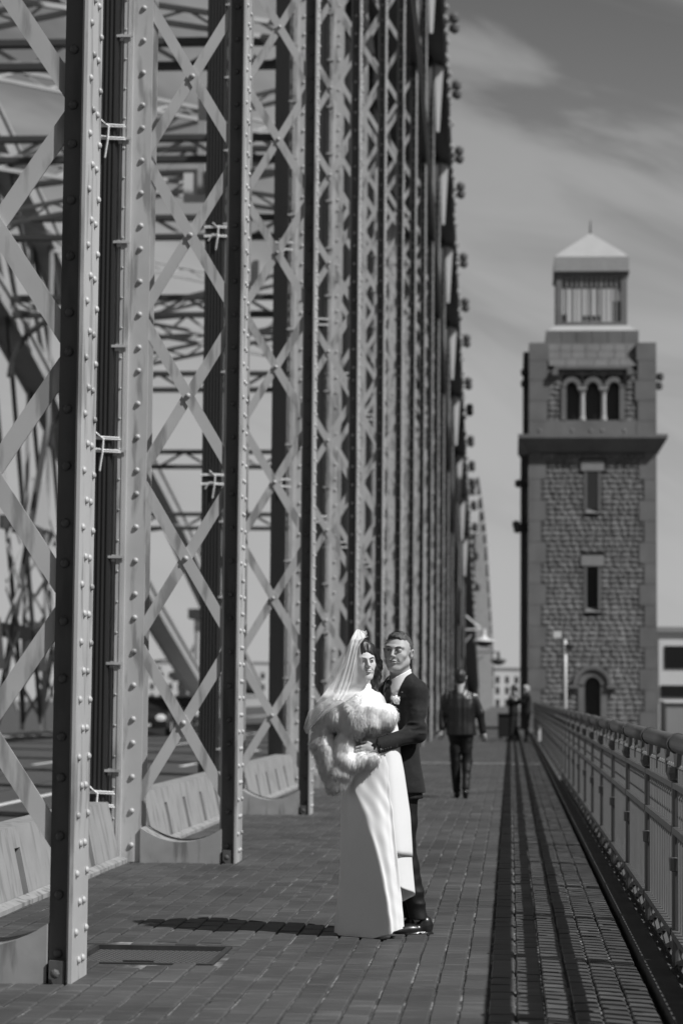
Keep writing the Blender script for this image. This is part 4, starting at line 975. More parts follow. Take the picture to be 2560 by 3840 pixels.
# hand: palm at the origin pointing along -x (fingers), back of the hand towards -y, thumb side up (+z)
def hand_mesh(curl=0.5, h=0.0024, spread=0.006):
    F = Field((-0.125, -0.035, -0.06), (0.075, 0.085, 0.075), h)
    F.u(F.cap((0.06, 0, 0), (0.0, 0, 0), .026, .027, (1, .85, 1)))
    F.u(F.ell((-0.02, 0.0, 0.0), (.045, .016, .041)), .018)
    base = [(-.052, 0, .030), (-.058, -.002, .010), (-.056, -.001, -.011), (-.048, .001, -.030)]; ln = [.070, .078, .072, .056]; rd = [.0098, .0100, .0095, .0085]
    for i, (b, L_, r) in enumerate(zip(base, ln, rd)):
        p = Vector(b); d = Vector((-1, 0, (b[2]) * spread * 40)).normalized(); an = 0.15
        F.u(F.cap((-.01, 0, b[2] * .8), tuple(p), r * 1.15, r * 1.12), .008)
        for sg, fr in enumerate((.45, .30, .25)):
            an += curl * (0.5 if sg == 0 else .75); dd = Vector((d.x * math.cos(an), math.sin(an), d.z * math.cos(an))); q = p + dd * (L_ * fr)
            F.u(F.cap(tuple(p), tuple(q), r * (1.05 - .08 * sg), r * (0.97 - .1 * sg)), .003); p = q
    F.u(F.cap((.012, .004, .026), (-.012, .012, .052), .014, .012), .012); F.u(F.cap((-.012, .012, .052), (-.045, .020, .060), .0115, .009), .004)
    return F
# ------------------------------------------------------------------ the bride and groom
ROOT = (-0.767, 13.519, 0.0); RZ = 0.0567
def convex(F, pts):                                              # distance to a convex outline in x,z (given in sheet units, clockwise or not)
    P = [pt(u, v)[::2] for u, v in pts]; cx = sum(p[0] for p in P) / len(P); cz = sum(p[1] for p in P) / len(P); d = None
    for (x0, z0), (x1, z1) in zip(P, P[1:] + P[:1]):
        nx, nz = z1 - z0, x0 - x1; L = math.hypot(nx, nz); nx /= L; nz /= L
        if (cx - x0) * nx + (cz - z0) * nz > 0: nx, nz = -nx, -nz
        e = (F.X - x0) * nx + (F.Z - z0) * nz; d = e if d is None else np.maximum(d, e)
    return d
groom = thing('person', 'man in a black suit and tie with a white flower, arm round the bride', 'person', ROOT, RZ)
A = -0.88
TORSO = [(.80, .122, .17, .185, .135, A), (.83, .118, .17, .182, .132, A), (.95, .105, .165, .170, .125, A), (1.08, .100, .16, .152, .112, A), (1.17, .105, .16, .150, .108, A), (1.30, .128, .16, .165, .114, A),
         (1.40, .140, .142, .178, .120, A), (1.46, .136, .130, .165, .102, A), (1.505, .128, .118, .115, .080, A), (1.545, .122, .105, .075, .062, A), (1.57, .118, .10, .060, .055, A)]
def grown(lv, g): return [(z, x, y, a + g, b + g, an) for z, x, y, a, b, an in lv]
LSH, LEL, LWR = (.212, .045, 1.428), (.212, -.015, 1.190), (-.022, -.158, 1.113)
J = Field((-.20, -.25, .80), (.36, .42, 1.585), .0058)
J.u(J.loft(TORSO, 2.2))
J.u(J.ell((.205, .050, 1.450), (.060, .068, .050)), .03); J.u(J.ell((.05, .27, 1.44), (.062, .068, .055)), .03)
J.u(J.cap(LSH, LEL, .060, .055), .03); J.u(J.cap(LEL, LWR, .053, .044), .025)
J.u(J.cap((.045, .28, 1.43), (-.06, .22, 1.2), .058, .05), .03); J.u(J.cap((-.06, .22, 1.2), (-.14, .05, 1.15), .048, .04), .02)
wr = np.exp(-(((J.X - .20) / .12) ** 2 + ((J.Y + .03) / .12) ** 2 + ((J.Z - 1.22) / .10) ** 2))
J.noise((16, 14, 34), .0085, 5, wr, True); J.noise((7, 9, 11), .0035, 8, 1.0, True)
J.d += 0.006 * np.exp(-((J.Z - 1.12) / .02) ** 2) * (J.X > .1) * 0.5
wf = np.exp(-(((J.X - .22) / .07) ** 2 + ((J.Z - 1.36) / .08) ** 2)) * (J.Y < .1); J.noise((13, 10, 26), .0045, 11, wf, True)
front = (J.Y < .16)
lapel = convex(J, [(938, 1556), (944, 1570), (905, 1634), (893, 1650), (896, 1620), (922, 1570)])
J.d -= .0045 * (1 / (1 + np.exp(np.clip(lapel / .0015, -20, 20)))) * front * (J.Z > 1.25) * (J.d < .02)
J.cut(np.maximum(convex(J, [(880, 1555), (905, 1545), (931, 1556), (906, 1602), (886, 1652), (874, 1640), (874, 1590)]), J.Y - .16))
J.cut(np.maximum(J.cap((.112, .085, 1.48), (.112, .085, 1.64), .074, .090), 1.478 + .55 * (J.X - .06) - J.Z))
J.cut(J.cap((-.075, -.187, 1.10), (-.028, -.160, 1.112), .0385, .0385)); J.cut(np.maximum(J.X * .93 + (J.Y + .158) * .10 - .28 * (J.Z - 1.11) + .030, J.Y + .06))
J.cut(J.Z - .835)
J.cut(J.cap((.10, .16, .70), (.10, .16, .88), .11), .0)
jacket = link('suit_jacket', J.mesh('suit_jacket'), SUIT, groom)
S = Field((-.02, -.02, 1.15), (.30, .32, 1.60), .0045)
S.u(S.loft(grown(TORSO, -.007), 2.2)); col = S.cap((.112, .090, 1.46), (.104, .072, 1.60), .076, .072)
col = np.maximum(col, S.Z - (1.505 + .55 * (S.X - .06))); S.u(col, .006)
S.cut(S.cap((.110, .088, 1.53), (.10, .065, 1.66), .064, .064))
S.cut(S.Z - 1.2); link('shirt', S.mesh('shirt'), SHIRT, groom)
T = Field((-.03, -.05, 1.24), (.14, .2, 1.56), .0035)
T.u(T.ell((.046, .028, 1.484), (.019, .018, .021), (0, .3, 0))); T.u(T.cap((.044, .034, 1.47), (.038, .036, 1.43), .012, .019, (1, .6, 1)), .006); T.u(T.cap((.038, .036, 1.43), (.028, .040, 1.30), .019, .030, (1, .6, 1)), .006)
link('tie', T.mesh('tie'), TIE, groom)
# trousers and shoes
P = Field((-.05, -.02, .03), (.34, .36, .96), .0065)
def chain(F, pts, k=.02):
    for a, b in zip(pts, pts[1:]): F.u(F.cap(a[:3], b[:3], a[3], b[3]), k)
P.u(P.loft([(.80, .12, .17, .165, .115, A), (.96, .105, .165, .15, .105, A)]), .02)
chain(P, [(.135, .12, .86, .092), (.140, .12, .66, .080), (.143, .12, .52, .068), (.170, .13, .40, .062), (.203, .14, .24, .058), (.232, .15, .09, .053)])
chain(P, [(.07, .22, .86, .09), (.09, .24, .52, .068), (.125, .245, .26, .056), (.155, .25, .11, .052)])
P.noise((12, 10, 14), .004, 3, np.exp(-((P.Z - .15) / .16) ** 2) + .35, True); P.cut(P.Z - .085 + .06 * (P.X - .23))
link('trousers', P.mesh('trousers'), TROU, groom)
def shoe(toe, heel, parent, m_=SHOE, hh=.10, sc=1.0, name='shoe'):
    d = Vector((toe[0] - heel[0], toe[1] - heel[1], 0)); L = d.length; d.normalize(); nrm = Vector((-d.y, d.x, 0))
    F = Field((-.06, -.07, -.004), (L + .05, .07, hh + .04), .0045)
    F.u(F.ell((.045, 0, .045), (.045, .034 * sc, .058))); F.u(F.ell((L * .62, 0, .028), (L * .36, .043 * sc, .036)), .03); F.u(F.ell((L - .03, 0, .020), (.045, .034 * sc, .022)), .02); F.u(F.cap((.048, 0, .05), (.05, 0, hh - .03), .040, .036), .02)
    F.u(np.maximum(F.ell((L * .5, 0, .0), (L * .53, .045 * sc, .03)), F.Z - .016)); F.cut(F.Z); F.cut(np.maximum(np.maximum(F.X - L * .42, .085 - F.X), F.Z - .006))
    M = Matrix(((d.x, nrm.x, 0, heel[0]), (d.y, nrm.y, 0, heel[1]), (0, 0, 1, heel[2] if len(heel) > 2 else 0), (0, 0, 0, 1)))
    return link(name, F.mesh(name, M), m_, parent)
shoe((.100, .085), (.318, .165), groom); shoe((.045, .21), (.245, .28), groom)
# head, neck and hands are one body
GH = Matrix.Translation((.100, .045, 1.664)) @ Matrix.Rotation(math.radians(-17), 4, 'Z') @ Matrix.Rotation(math.radians(3), 4, 'Y') @ Matrix.Scale(1.02, 4)
hd = head_mesh(False, True, neckdir=(.012, .04, -.155)).mesh('h', GH)
HM = Matrix.Translation((-.058, -.178, 1.094)) @ Matrix.Rotation(-.22, 4, 'Y') @ Matrix.Rotation(.12, 4, 'Z') @ Matrix.Scale(.92, 4)
hn = hand_mesh(.38).mesh('n', HM)
hn2 = hand_mesh(.5, .004).mesh('n2', Matrix.Translation((-.16, .03, 1.14)) @ Matrix.Rotation(2.6, 4, 'Z'))
B = Field((-.22, -.2, .05), (.34, .42, 1.62), .012); B.u(B.loft(grown(TORSO, -.03), 2.0)); B.u(B.cap((.112, .12, 1.50), (.10, .07, 1.60), .045)); B.u(B.cap(LSH, LEL, .035, .03)); B.u(B.cap(LEL, (-.04, -.165, 1.105), .03, .022), .01)
B.u(B.cap((.045, .28, 1.43), (-.06, .22, 1.2), .035)); B.u(B.cap((-.06, .22, 1.2), (-.14, .05, 1.15), .03, .022))
chain(B, [(.135, .12, .86, .06), (.143, .12, .52, .045), (.232, .15, .09, .03)]); chain(B, [(.07, .22, .86, .06), (.09, .24, .52, .045), (.155, .25, .11, .03)])
body = link('body', join_meshes('body', [hd, hn, hn2, B.mesh('b')]), SKIN, groom); face_bits(groom, GH)
H = Field((-.1, -.11, -.06), (.1, .13, .14), .0028)
H.u(H.ell((0, .020, .034), (.0768, .0948, .0865))); H.u(H.ell((0, -.010, .086), (.054, .066, .034)), .015); H.cut(H.ell((0, -.095, .028), (.058, .080, .062)), .006); H.noise((70, 70, 40), .003, 14); H.cut(H.ell((0, -.06, -.045), (.12, .075, .075)), .01); H.cut(H.ell((0, .02, -.085), (.1, .07, .05)))
for s_ in (-1, 1): H.cut(H.ell((s_ * .085, .0, -.01), (.022, .034, .036)), .004)
H.noise((120, 120, 90), .0022, 4, 1.0); link('short_hair', H.mesh('short_hair', GH), HAIRL, groom)
# cuff buttons, watch, flower, lapel pin, pocket flap
btn = MB(); btn.lathe([(.0065, 0), (.0065, .002), (.005, .0035), (.001, .003)], n=10, M=Matrix.Rotation(math.pi / 2, 3, 'X')); bme = btn.mesh('sleeve_button', True)
for k in range(4): link('sleeve_button', bme, LEATH, jacket, (.012 + .0155 * k, -.1925 + .0098 * k, 1.092 + .0045 * k))
m = MB(); m.tube([(-.031 + .036 * math.sin(a) * .25, -.160 + .036 * math.cos(a), 1.112 + .036 * math.sin(a)) for a in [2 * math.pi * k / 16 for k in range(17)]], .006, 6); m.lathe([(.002, 0), (.013, 0), (.013, .004), (.002, .005)], (0, 0, 0), 12, Matrix.Rotation(math.pi / 2, 3, 'X'))
n0 = len(m.v) - 48; m.v = m.v[:n0] + [(x - .038, y - .190, z + 1.120) for x, y, z in m.v[n0:]]; m.obj('wristwatch', mat('watch', .06, .2, metal=.7), groom)
fl = Field((.055, -.09, 1.34), (.135, .12, 1.44), .003)
fy = .012
for k in range(11):
    a = k * 2.4; r = .004 + .0017 * k; fl.u(fl.ell((.095 + r * math.cos(a), fy - .012 + .001 * k, 1.387 + r * math.sin(a)), (.0115, .006, .012), (.5 * math.cos(a), a, .3)), .001)
fl.noise((150, 90, 150), .0025, 2, 1.0, True)
bt = link('boutonniere', fl.mesh('boutonniere'), mat('white_petals', .75, .6), groom, (0, -.0, 0))
m = MB()
for (x, z, w, h_) in ((.094, 1.414, .014, .018), (.069, 1.396, .012, .016), (.116, 1.398, .008, .014)):
    m.lathe([(.001, -.002), (1, 0), (.001, .002)], n=10, M=Matrix.Rotation(math.pi / 2, 3, 'X')); q = len(m.v) - 30; m.v = m.v[:q] + [(a * w + x, b + fy + .0, c * h_ + z) for a, b, c in m.v[q:]]
m.obj('leaf', mat('grey_leaf', .30, .6), bt)
MB().box(.122, .130, -.018, -.012, 1.428, 1.434).obj('lapel_pin', mat('pin', .5, .3, metal=.8), groom)

# ------------------------------------------------------------------ bride
bride = thing('person', 'bride in a white satin dress with veil and fur wrap, smiling over her shoulder', 'person', ROOT, RZ)
def smooth_ring(P, n=72):
    out = []; m_ = len(P)
    for k in range(n):
        t = k / n * m_; i = int(t); f_ = t - i; p0, p1, p2, p3 = [Vector(P[(i + j_ - 1) % m_]) for j_ in range(4)]
        out.append(0.5 * ((2 * p1) + (p2 - p0) * f_ + (2 * p0 - 5 * p1 + 4 * p2 - p3) * f_ ** 2 + (3 * p1 - p0 - 3 * p2 + p3) * f_ ** 3))
    return out
RINGS = [  # z, left, fold1, ridge, fold3, right, back
    (1.26, (-.20, .02), (-.17, -.07), (-.10, -.12), (.02, -.10), (.092, -.02), (-.04, .10)),
    (1.20, (-.17, .02), (-.15, -.07), (-.09, -.12), (.03, -.11), (.110, -.03), (-.02, .11)),
    (1.10, (-.165, .02), (-.15, -.07), (-.11, -.12), (.015, -.140), (.070, -.07), (-.02, .12)),
    (.96, (-.190, .02), (-.178, -.06), (-.150, -.115), (.024, -.158), (.036, -.10), (-.02, .15)),
    (.84, (-.214, .02), (-.196, -.07), (-.122, -.155), (.036, -.163), (.048, -.10), (-.02, .17)),
    (.735, (-.220, .02), (-.193, -.060), (-.092, -.180), (.050, -.165), (.062, -.10), (-.02, .17)),
    (.60, (-.224, .03), (-.180, -.062), (-.050, -.200), (.064, -.168), (.074, -.10), (-.02, .17)),
    (.43, (-.232, .03), (-.160, -.070), (.002, -.212), (.085, -.168), (.096, -.10), (-.03, .16)),
    (.25, (-.245, .03), (-.128, -.085), (.037, -.225), (.108, -.165), (.112, -.05), (-.04, .15)),
    (.10, (-.255, .03), (-.105, -.110), (.058, -.235), (.124, -.170), (.118, -.05), (-.05, .15)),
    (.00, (-.262, .03), (-.085, -.135), (.068, -.240), (.132, -.172), (.122, -.05), (-.05, .15))]
def ring_at(z):
    R = sorted(RINGS); 
    for a, b in zip(R, R[1:]):
        if a[0] <= z <= b[0]:
            f_ = (z - a[0]) / (b[0] - a[0]); f2 = f_
            return [(p[0] * (1 - f2) + q[0] * f2, p[1] * (1 - f2) + q[1] * f2) for p, q in zip(a[1:], b[1:])]
    return R[-1][1:]
rn = random.Random(12); nz, nr = 60, 72; vs = []; fs = []
for a in range(nz + 1):
    z = 1.26 * (1 - a / nz)
    ring = smooth_ring(ring_at(z), nr)
    for k, p in enumerate(ring):
        hem = max(0, (p.x + .03)) * .38 if p.y < .0 else .01
        zz = z if z > .3 else hem + .004 + (z) * (.3 - hem - .004) / .3
        fo = .007 * (1 - z / 1.26) * (math.sin(k / nr * 6.283 * 7 + z * 1.5) + .5 * math.sin(k / nr * 6.283 * 13 - z * 2.2)); cr = fo + .0032 * math.sin(p.x * 60 + z * 25) * math.sin(z * 31 + p.x * 20) * (0.4 + 1.2 * math.exp(-((z - .82) / .12) ** 2))
        vs.append((p.x + cr, p.y - cr, zz))
for a in range(nz):
    for k in range(nr): fs.append((a * nr + k, a * nr + (k + 1) % nr, (a + 1) * nr + (k + 1) % nr, (a + 1) * nr + k))
m = MB(); m.add(vs, fs); sk = m.obj('satin_dress', SATIN, bride, smooth=True)
def half_tube(name, tab, zb, flip=False, n=30):                 # tab: z -> (A, RR, back) ; zb: bottom heights
    m = MB(); vs = []; rows = 26
    for a in range(rows + 1):
        for k in range(n + 1):
            u = k / n; z_b = np.interp(u, [0, .5, 1], zb); ztop = tab[0][0]; z = ztop + (z_b - ztop) * a / rows
            P = []
            for c in range(1, len(tab[0])):
                zz = [t[0] for t in tab][::-1]; P.append((np.interp(z, zz, [t[c][0] for t in tab][::-1]), np.interp(z, zz, [t[c][1] for t in tab][::-1])))
            t = u * (len(P) - 1); i = min(int(t), len(P) - 2); f_ = t - i
            g = lambda q: Vector(P[max(0, min(len(P) - 1, q))])
            p0, p1, p2, p3 = g(i - 1), g(i), g(i + 1), g(i + 2)
            p = 0.5 * ((2 * p1) + (p2 - p0) * f_ + (2 * p0 - 5 * p1 + 4 * p2 - p3) * f_ ** 2 + (3 * p1 - p0 - 3 * p2 + p3) * f_ ** 3)
            vs.append((p.x, p.y, z))
    fs = [(a * (n + 1) + k, a * (n + 1) + k + 1, (a + 1) * (n + 1) + k + 1, (a + 1) * (n + 1) + k) for a in range(rows) for k in range(n)]
    m.add(vs, fs); o = m.obj(name, SATIN, sk, smooth=True)
    md = o.modifiers.new('thickness', 'SOLIDIFY'); md.thickness = .003
    return o
half_tube('draped_panel', [(1.20, (.02, -.11), (.07, -.10), (.112, -.03), (.10, .06), (.02, .10)), (1.08, (.0, -.14), (.065, -.13), (.116, -.04), (.10, .06), (.02, .10)), (.96, (.01, -.155), (.075, -.135), (.140, -.04), (.12, .06), (.04, .10)),
                           (.71, (.035, -.155), (.10, -.135), (.178, -.03), (.15, .05), (.06, .08)), (.51, (.055, -.158), (.12, -.14), (.192, -.04), (.16, .03), (.07, .05)), (.35, (.06, -.16), (.12, -.14), (.196, -.04), (.16, .03), (.07, .05))], (.497, .468, .415))
half_tube('lower_panel', [(.56, (.06, -.13), (.12, -.115), (.182, -.04), (.15, .03), (.085, .05)), (.40, (.07, -.135), (.13, -.12), (.195, -.03), (.16, .05), (.09, .06)), (.18, (.08, -.14), (.145, -.125), (.218, -.02), (.17, .06), (.10, .07))], (.325, .250, .175))
# torso wrap of satin
Wp = Field((-.34, -.16, 1.18), (.14, .2, 1.56), .006)
Wp.u(Wp.loft([(1.18, -.06, .0, .15, .11, 0), (1.26, -.085, .0, .155, .115, 0), (1.34, -.125, .01, .145, .105, 0), (1.39, -.140, .01, .135, .095, 0), (1.43, -.140, .01, .112, .080, 0), (1.465, -.138, .01, .088, .062, 0), (1.495, -.132, .005, .060, .05, 0), (1.52, -.128, .0, .048, .045, 0)], 2.2))
Wp.u(Wp.ell((-.235, .0, 1.385), (.06, .07, .065)), .04); Wp.u(Wp.ell((-.035, .0, 1.355), (.052, .07, .07)), .04)
Wp.noise((8, 8, 26), .004, 6, 1.0, True); Wp.cut(Wp.cap((-.125, -.01, 1.50), (-.12, -.01, 1.6), .042)); link('satin_bodice', Wp.mesh('satin_bodice'), SATIN, bride)
BH = Matrix.Translation((-.102, -.035, 1.600)) @ Matrix.Rotation(math.radians(17), 4, 'Z') @ Matrix.Rotation(math.radians(-3), 4, 'Y') @ Matrix.Scale(.92, 4)
hd = head_mesh(True, True, neckdir=(0.0, .03, -.19)).mesh('h', BH)
B = Field((-.34, -.2, .05), (.16, .2, 1.55), .012); B.u(B.loft([(1.0, -.03, .0, .13, .09, 0), (1.2, -.05, .0, .11, .08, 0), (1.36, -.11, .01, .13, .07, 0), (1.47, -.13, .01, .07, .05, 0), (1.5, -.13, .0, .03, .03, 0)]))
chain(B, [(-.08, 0, 1.0, .08), (-.07, .0, .5, .05), (-.05, -.06, .07, .03)]); chain(B, [(.02, 0.02, 1.0, .08), (.02, .02, .5, .05), (.03, -.08, .07, .03)]); chain(B, [(-.02, 0, 1.38, .045), (.06, .04, 1.15, .035), (.12, .10, 1.3, .025)]); chain(B, [(-.24, 0, 1.38, .045), (-.26, .0, 1.15, .035), (-.12, -.02, 1.12, .025)])
link('body', join_meshes('body', [hd, B.mesh('b')]), mat('fair_skin', .50, .55, amt=.06, ns=45, spec=.35), bride); face_bits(bride, BH, True)
H = Field((-.125, -.12, -.14), (.125, .19, .17), .0032)
H.u(H.ell((0, .030, .050), (.086, .100, .094))); H.u(H.ell((0, .100, .050), (.060, .060, .058)), .03); H.u(H.ell((0, .0, .085), (.060, .070, .062)), .03)
for s_ in (-1, 1): H.u(H.ell((s_ * .070, .018, -.015), (.020, .052, .075)), .02)
H.cut(H.ell((0, -.090, -.022), (.060, .072, .092)), .008); H.cut(H.ell((0, -.100, .022), (.044, .055, .052)), .012); H.noise((50, 30, 12), .004, 19, 1.0, True); H.cut(H.cap((0, .0, -.1), (0, .0, -.2), .06))
H.noise((28, 28, 9), .004, 9, 1.0, True); hr = link('dark_hair', H.mesh('dark_hair', BH), HAIRD, bride)
Bd = Field((-.10, -.13, 1.35), (.06, .07, 1.66), .0034)
br = [(-.012, .010, 1.610, .018), (-.014, .010, 1.575, .020), (-.030, .005, 1.548, .024), (-.020, .004, 1.522, .021), (-.040, .0, 1.498, .024), (-.026, -.004, 1.470, .020), (-.044, -.010, 1.447, .020), (-.030, -.016, 1.425, .016)]
chain(Bd, br, .01); Bd.noise((45, 45, 30), .005, 5, 1.0, True); link('hair_plait', Bd.mesh('hair_plait'), HAIRD, bride)
m = MB(); 
for k in range(26):                                              # loose strands
    a = rn.uniform(0, 1); x = rn.uniform(-.035, -.012); z = rn.uniform(1.55, 1.68); L_ = rn.uniform(.04, .10)
    m.tube([(x, -.03, z), (x + .012 + rn.uniform(0, .012), -.04, z - L_ * .5), (x + rn.uniform(.0, .045), -.045, z - L_)], [.0009, .0008, .0004], 4, False)
tag(m.obj('loose_hair', HAIRD, hr), kind='stuff')
m = MB(); m.lathe([(.001, -.004), (.004, 0), (.001, .004)], (-.168, -.085, 1.585), 8); m.obj('earring', mat('pearl', .8, .15), bride)
shoe((.050, -.175), (-.08, -.02), bride, mat('white_shoe', .75, .4), .06, .85)
# fur wrap
FURM = bpy.data.materials.new('soft_white_fur'); FURM.use_nodes = True; t_ = FURM.node_tree; t_.nodes.clear()
o_ = N(t_, 'ShaderNodeOutputMaterial'); mx = N(t_, 'ShaderNodeMixShader'); df = N(t_, 'ShaderNodeBsdfDiffuse'); tl = N(t_, 'ShaderNodeBsdfTranslucent'); mx.inputs[0].default_value = .30
df.inputs[0].default_value = (.94, .94, .94, 1); tl.inputs[0].default_value = (.94, .94, .94, 1)
t_.links.new(df.outputs[0], mx.inputs[1]); t_.links.new(tl.outputs[0], mx.inputs[2]); t_.links.new(mx.outputs[0], o_.inputs[0])
stole = None
Fu = Field((-.44, -.30, .82), (.13, .16, 1.45), .0068)
def E(u, v, y, r, rot=None, k=.02): p = pt(u, v); Fu.u(Fu.ell((p[0], y, p[2]), r, rot), k)
E(772, 1644, -.10, (.080, .085, .090)); E(812, 1652, -.115, (.095, .105, .125)); E(846, 1650, -.11, (.085, .10, .095), None, .02); E(874, 1648, -.10, (.080, .085, .072), (0, .15, 0), .012)
E(742, 1650, -.09, (.055, .06, .065), (0, -.5, 0), .01); E(795, 1625, -.10, (.08, .09, .055), (0, .1, 0), .012)
chain(Fu, [(-.33, -.08, 1.25, .055), (-.325, -.09, 1.12, .062), (-.285, -.11, 1.0, .055), (-.268, -.12, .905, .046)], .012)
chain(Fu, [(-.20, -.13, 1.15, .050), (-.205, -.15, 1.05, .046), (-.235, -.15, .96, .044)], .008)
chain(Fu, [(-.045, -.155, 1.047, .032), (-.12, -.178, 1.036, .038), (-.185, -.175, 1.018, .044), (-.225, -.16, .96, .045), (-.252, -.15, .90, .044), (-.265, -.14, .88, .036)], .008)
for (a, b) in (((840, 1632), (802, 1692)), ((790, 1650), (770, 1690)), ((866, 1630), (846, 1680)), ((785, 1640), (752, 1632))):
    p, q = pt(*a), pt(*b); Fu.cut(Fu.cap((p[0], -.235, p[2]), (q[0], -.235, q[2]), .020), .02)
Fu.noise((14, 14, 10), .012, 2, 1.0, True); Fu.noise((30, 30, 22), .004, 4, 1.0)
fme = Fu.mesh('fur_wrap'); stole = link('fur_wrap', fme, FURB, bride)
def strands(name, src, m_, parent, count, comb, lo, hi, w_, lift=.6, jit=.16, keep=None, seed=5, droop=.3):
    n = len(src.polygons); cen = np.zeros(n * 3, f32); nor = np.zeros(n * 3, f32); src.polygons.foreach_get('center', cen); src.polygons.foreach_get('normal', nor)
    cen = cen.reshape(-1, 3); nor = nor.reshape(-1, 3); rs = np.random.RandomState(seed); pick = rs.randint(0, n, count)
    if keep is not None: pick = pick[keep(cen[pick], nor[pick])]
    k_ = len(pick); c_, nn_ = cen[pick] + rs.normal(0, .003, (k_, 3)), nor[pick]
    dr = nn_ * lift + comb(c_, nn_) * (1 - lift * .4) + rs.normal(0, jit, (k_, 3)); dr /= np.linalg.norm(dr, axis=1)[:, None]
    L_ = rs.uniform(lo, hi, k_)[:, None]; sd_ = np.cross(dr, nn_ + rs.normal(0, .3, (k_, 3))); sd_ /= np.linalg.norm(sd_, axis=1)[:, None]
    base = c_ - nn_ * .002; mid = base + dr * L_ * .55; tip = base + dr * L_ + np.array([-.08, 0, -1.0]) * L_ * droop
    V = np.stack([base - sd_ * w_, base + sd_ * w_, mid + sd_ * w_ * .8, mid - sd_ * w_ * .8, tip], 1).reshape(-1, 3)
    k5 = np.arange(k_)[:, None] * 5; q4 = np.concatenate([k5, k5 + 1, k5 + 2, k5 + 3], 1); t3 = np.concatenate([k5 + 3, k5 + 2, k5 + 4], 1)
    me = bpy.data.meshes.new(name); me.from_pydata(V.tolist(), [], q4.tolist() + t3.tolist())
    me.polygons.foreach_set('use_smooth', [True] * len(me.polygons)); me.normals_split_custom_set_from_vertices(np.repeat(nn_, 5, 0).tolist())
    return tag(link(name, me, m_, parent), kind='stuff')
def fur_comb(c_, n_): return np.stack([np.sin(c_[:, 2] * 23 + c_[:, 0] * 9) * .45 - .2, 0 * c_[:, 0], -.75 + .5 * np.sin(c_[:, 0] * 21 + c_[:, 2] * 8)], 1)
strands('fur_strands', fme, FURM, stole, 60000, fur_comb, .014, .034, .0013, .5, .14, lambda c, n: n[:, 1] < .35)
FA = 25
strands('hair_strands', hr.data, HAIRD, hr, 5000, lambda c, n: np.stack([.25 * np.sign(c[:, 0] + .1), .5 + 0 * c[:, 0], -.55 + 0 * c[:, 0]], 1), .02, .05, .0009, .12, .10, None, 8, .2)
strands('hair_strands', bpy.data.objects['short_hair'].data, HAIRL, bpy.data.objects['short_hair'], 5000, lambda c, n: np.stack([-.2 + 0 * c[:, 0], -.3 + 0 * c[:, 0], .2 + 0 * c[:, 0]], 1), .005, .011, .0008, .25, .18, None, 9, 0)
# veil
VEIL = bpy.data.materials.new('sheer_veil'); VEIL.use_nodes = True; t_ = VEIL.node_tree; t_.nodes.clear()
o_ = N(t_, 'ShaderNodeOutputMaterial'); mx = N(t_, 'ShaderNodeMixShader'); tr = N(t_, 'ShaderNodeBsdfTransparent'); df = N(t_, 'ShaderNodeBsdfDiffuse'); tl = N(t_, 'ShaderNodeBsdfTranslucent'); ad = N(t_, 'ShaderNodeMixShader')
df.inputs[0].default_value = (.9, .9, .9, 1); tl.inputs[0].default_value = (.9, .9, .9, 1); ad.inputs[0].default_value = .35
lw = N(t_, 'ShaderNodeLayerWeight'); lw.inputs[0].default_value = .35; rm = N(t_, 'ShaderNodeMapRange'); rm.inputs[3].default_value = .48; rm.inputs[4].default_value = .85
t_.links.new(lw.outputs['Facing'], rm.inputs[0]); t_.links.new(rm.outputs[0], mx.inputs[0])
t_.links.new(df.outputs[0], ad.inputs[1]); t_.links.new(tl.outputs[0], ad.inputs[2]); t_.links.new(tr.outputs[0], mx.inputs[1]); t_.links.new(ad.outputs[0], mx.inputs[2]); t_.links.new(mx.outputs[0], o_.inputs[0])
veil = None
def sheet(name, rows, nf, amp, seed, parent, m_=VEIL, n=90, sub=4):
    r = random.Random(seed); ph = [r.uniform(0, 6.28) for _ in range(6)]; V = []; R = []
    vv = [q[0] for q in rows]
    M_ = (len(rows) - 1) * sub
    for a in range(M_ + 1):
        v = vv[0] + (vv[-1] - vv[0]) * a / M_
        uL, uR, y0, y1 = [float(np.interp(v, vv, [q[i] for q in rows])) for i in (1, 2, 3, 4)]
        for k in range(n + 1):
            s_ = k / n; x, _, z = pt(uL + (uR - uL) * s_, v); w = (uR - uL) * .00259
            yy = y0 + (y1 - y0) * s_ + amp * min(1, w / .08) * (math.sin(s_ * nf * 6.28 + ph[0] + v * .01) + .25 * math.sin(s_ * nf * 11.3 + ph[1] - v * .013) + .4 * math.sin(v * .09 + s_ * 5 + ph[2]))
            V.append((x, yy, z + .003 * math.sin(s_ * 17 + ph[3])))
    fs = [(a * (n + 1) + k, a * (n + 1) + k + 1, (a + 1) * (n + 1) + k + 1, (a + 1) * (n + 1) + k) for a in range(M_) for k in range(n)]
    m = MB(); m.add(V, fs); return m.obj(name, m_, parent, smooth=True)
rowsA = [(1450, 815, 820, -.03, -.02), (1456, 810, 831, -.06, -.05), (1468, 804, 841, -.10, -.10), (1473, 802, 822, -.125, -.14), (1500, 793, 824, -.135, -.155), (1530, 780, 831, -.14, -.165), (1556, 768, 838, -.14, -.165),
         (1574, 760, 840, -.14, -.16), (1590, 748, 826, -.15, -.15), (1604, 738, 806, -.20, -.22), (1622, 720, 778, -.19, -.25), (1640, 707, 752, -.14, -.23), (1660, 700, 728, -.10, -.20), (1678, 695, 712, -.08, -.14), (1690, 700, 706, -.07, -.08)]
veil = sheet('veil', rowsA, 2.2, .007, 1, bride)
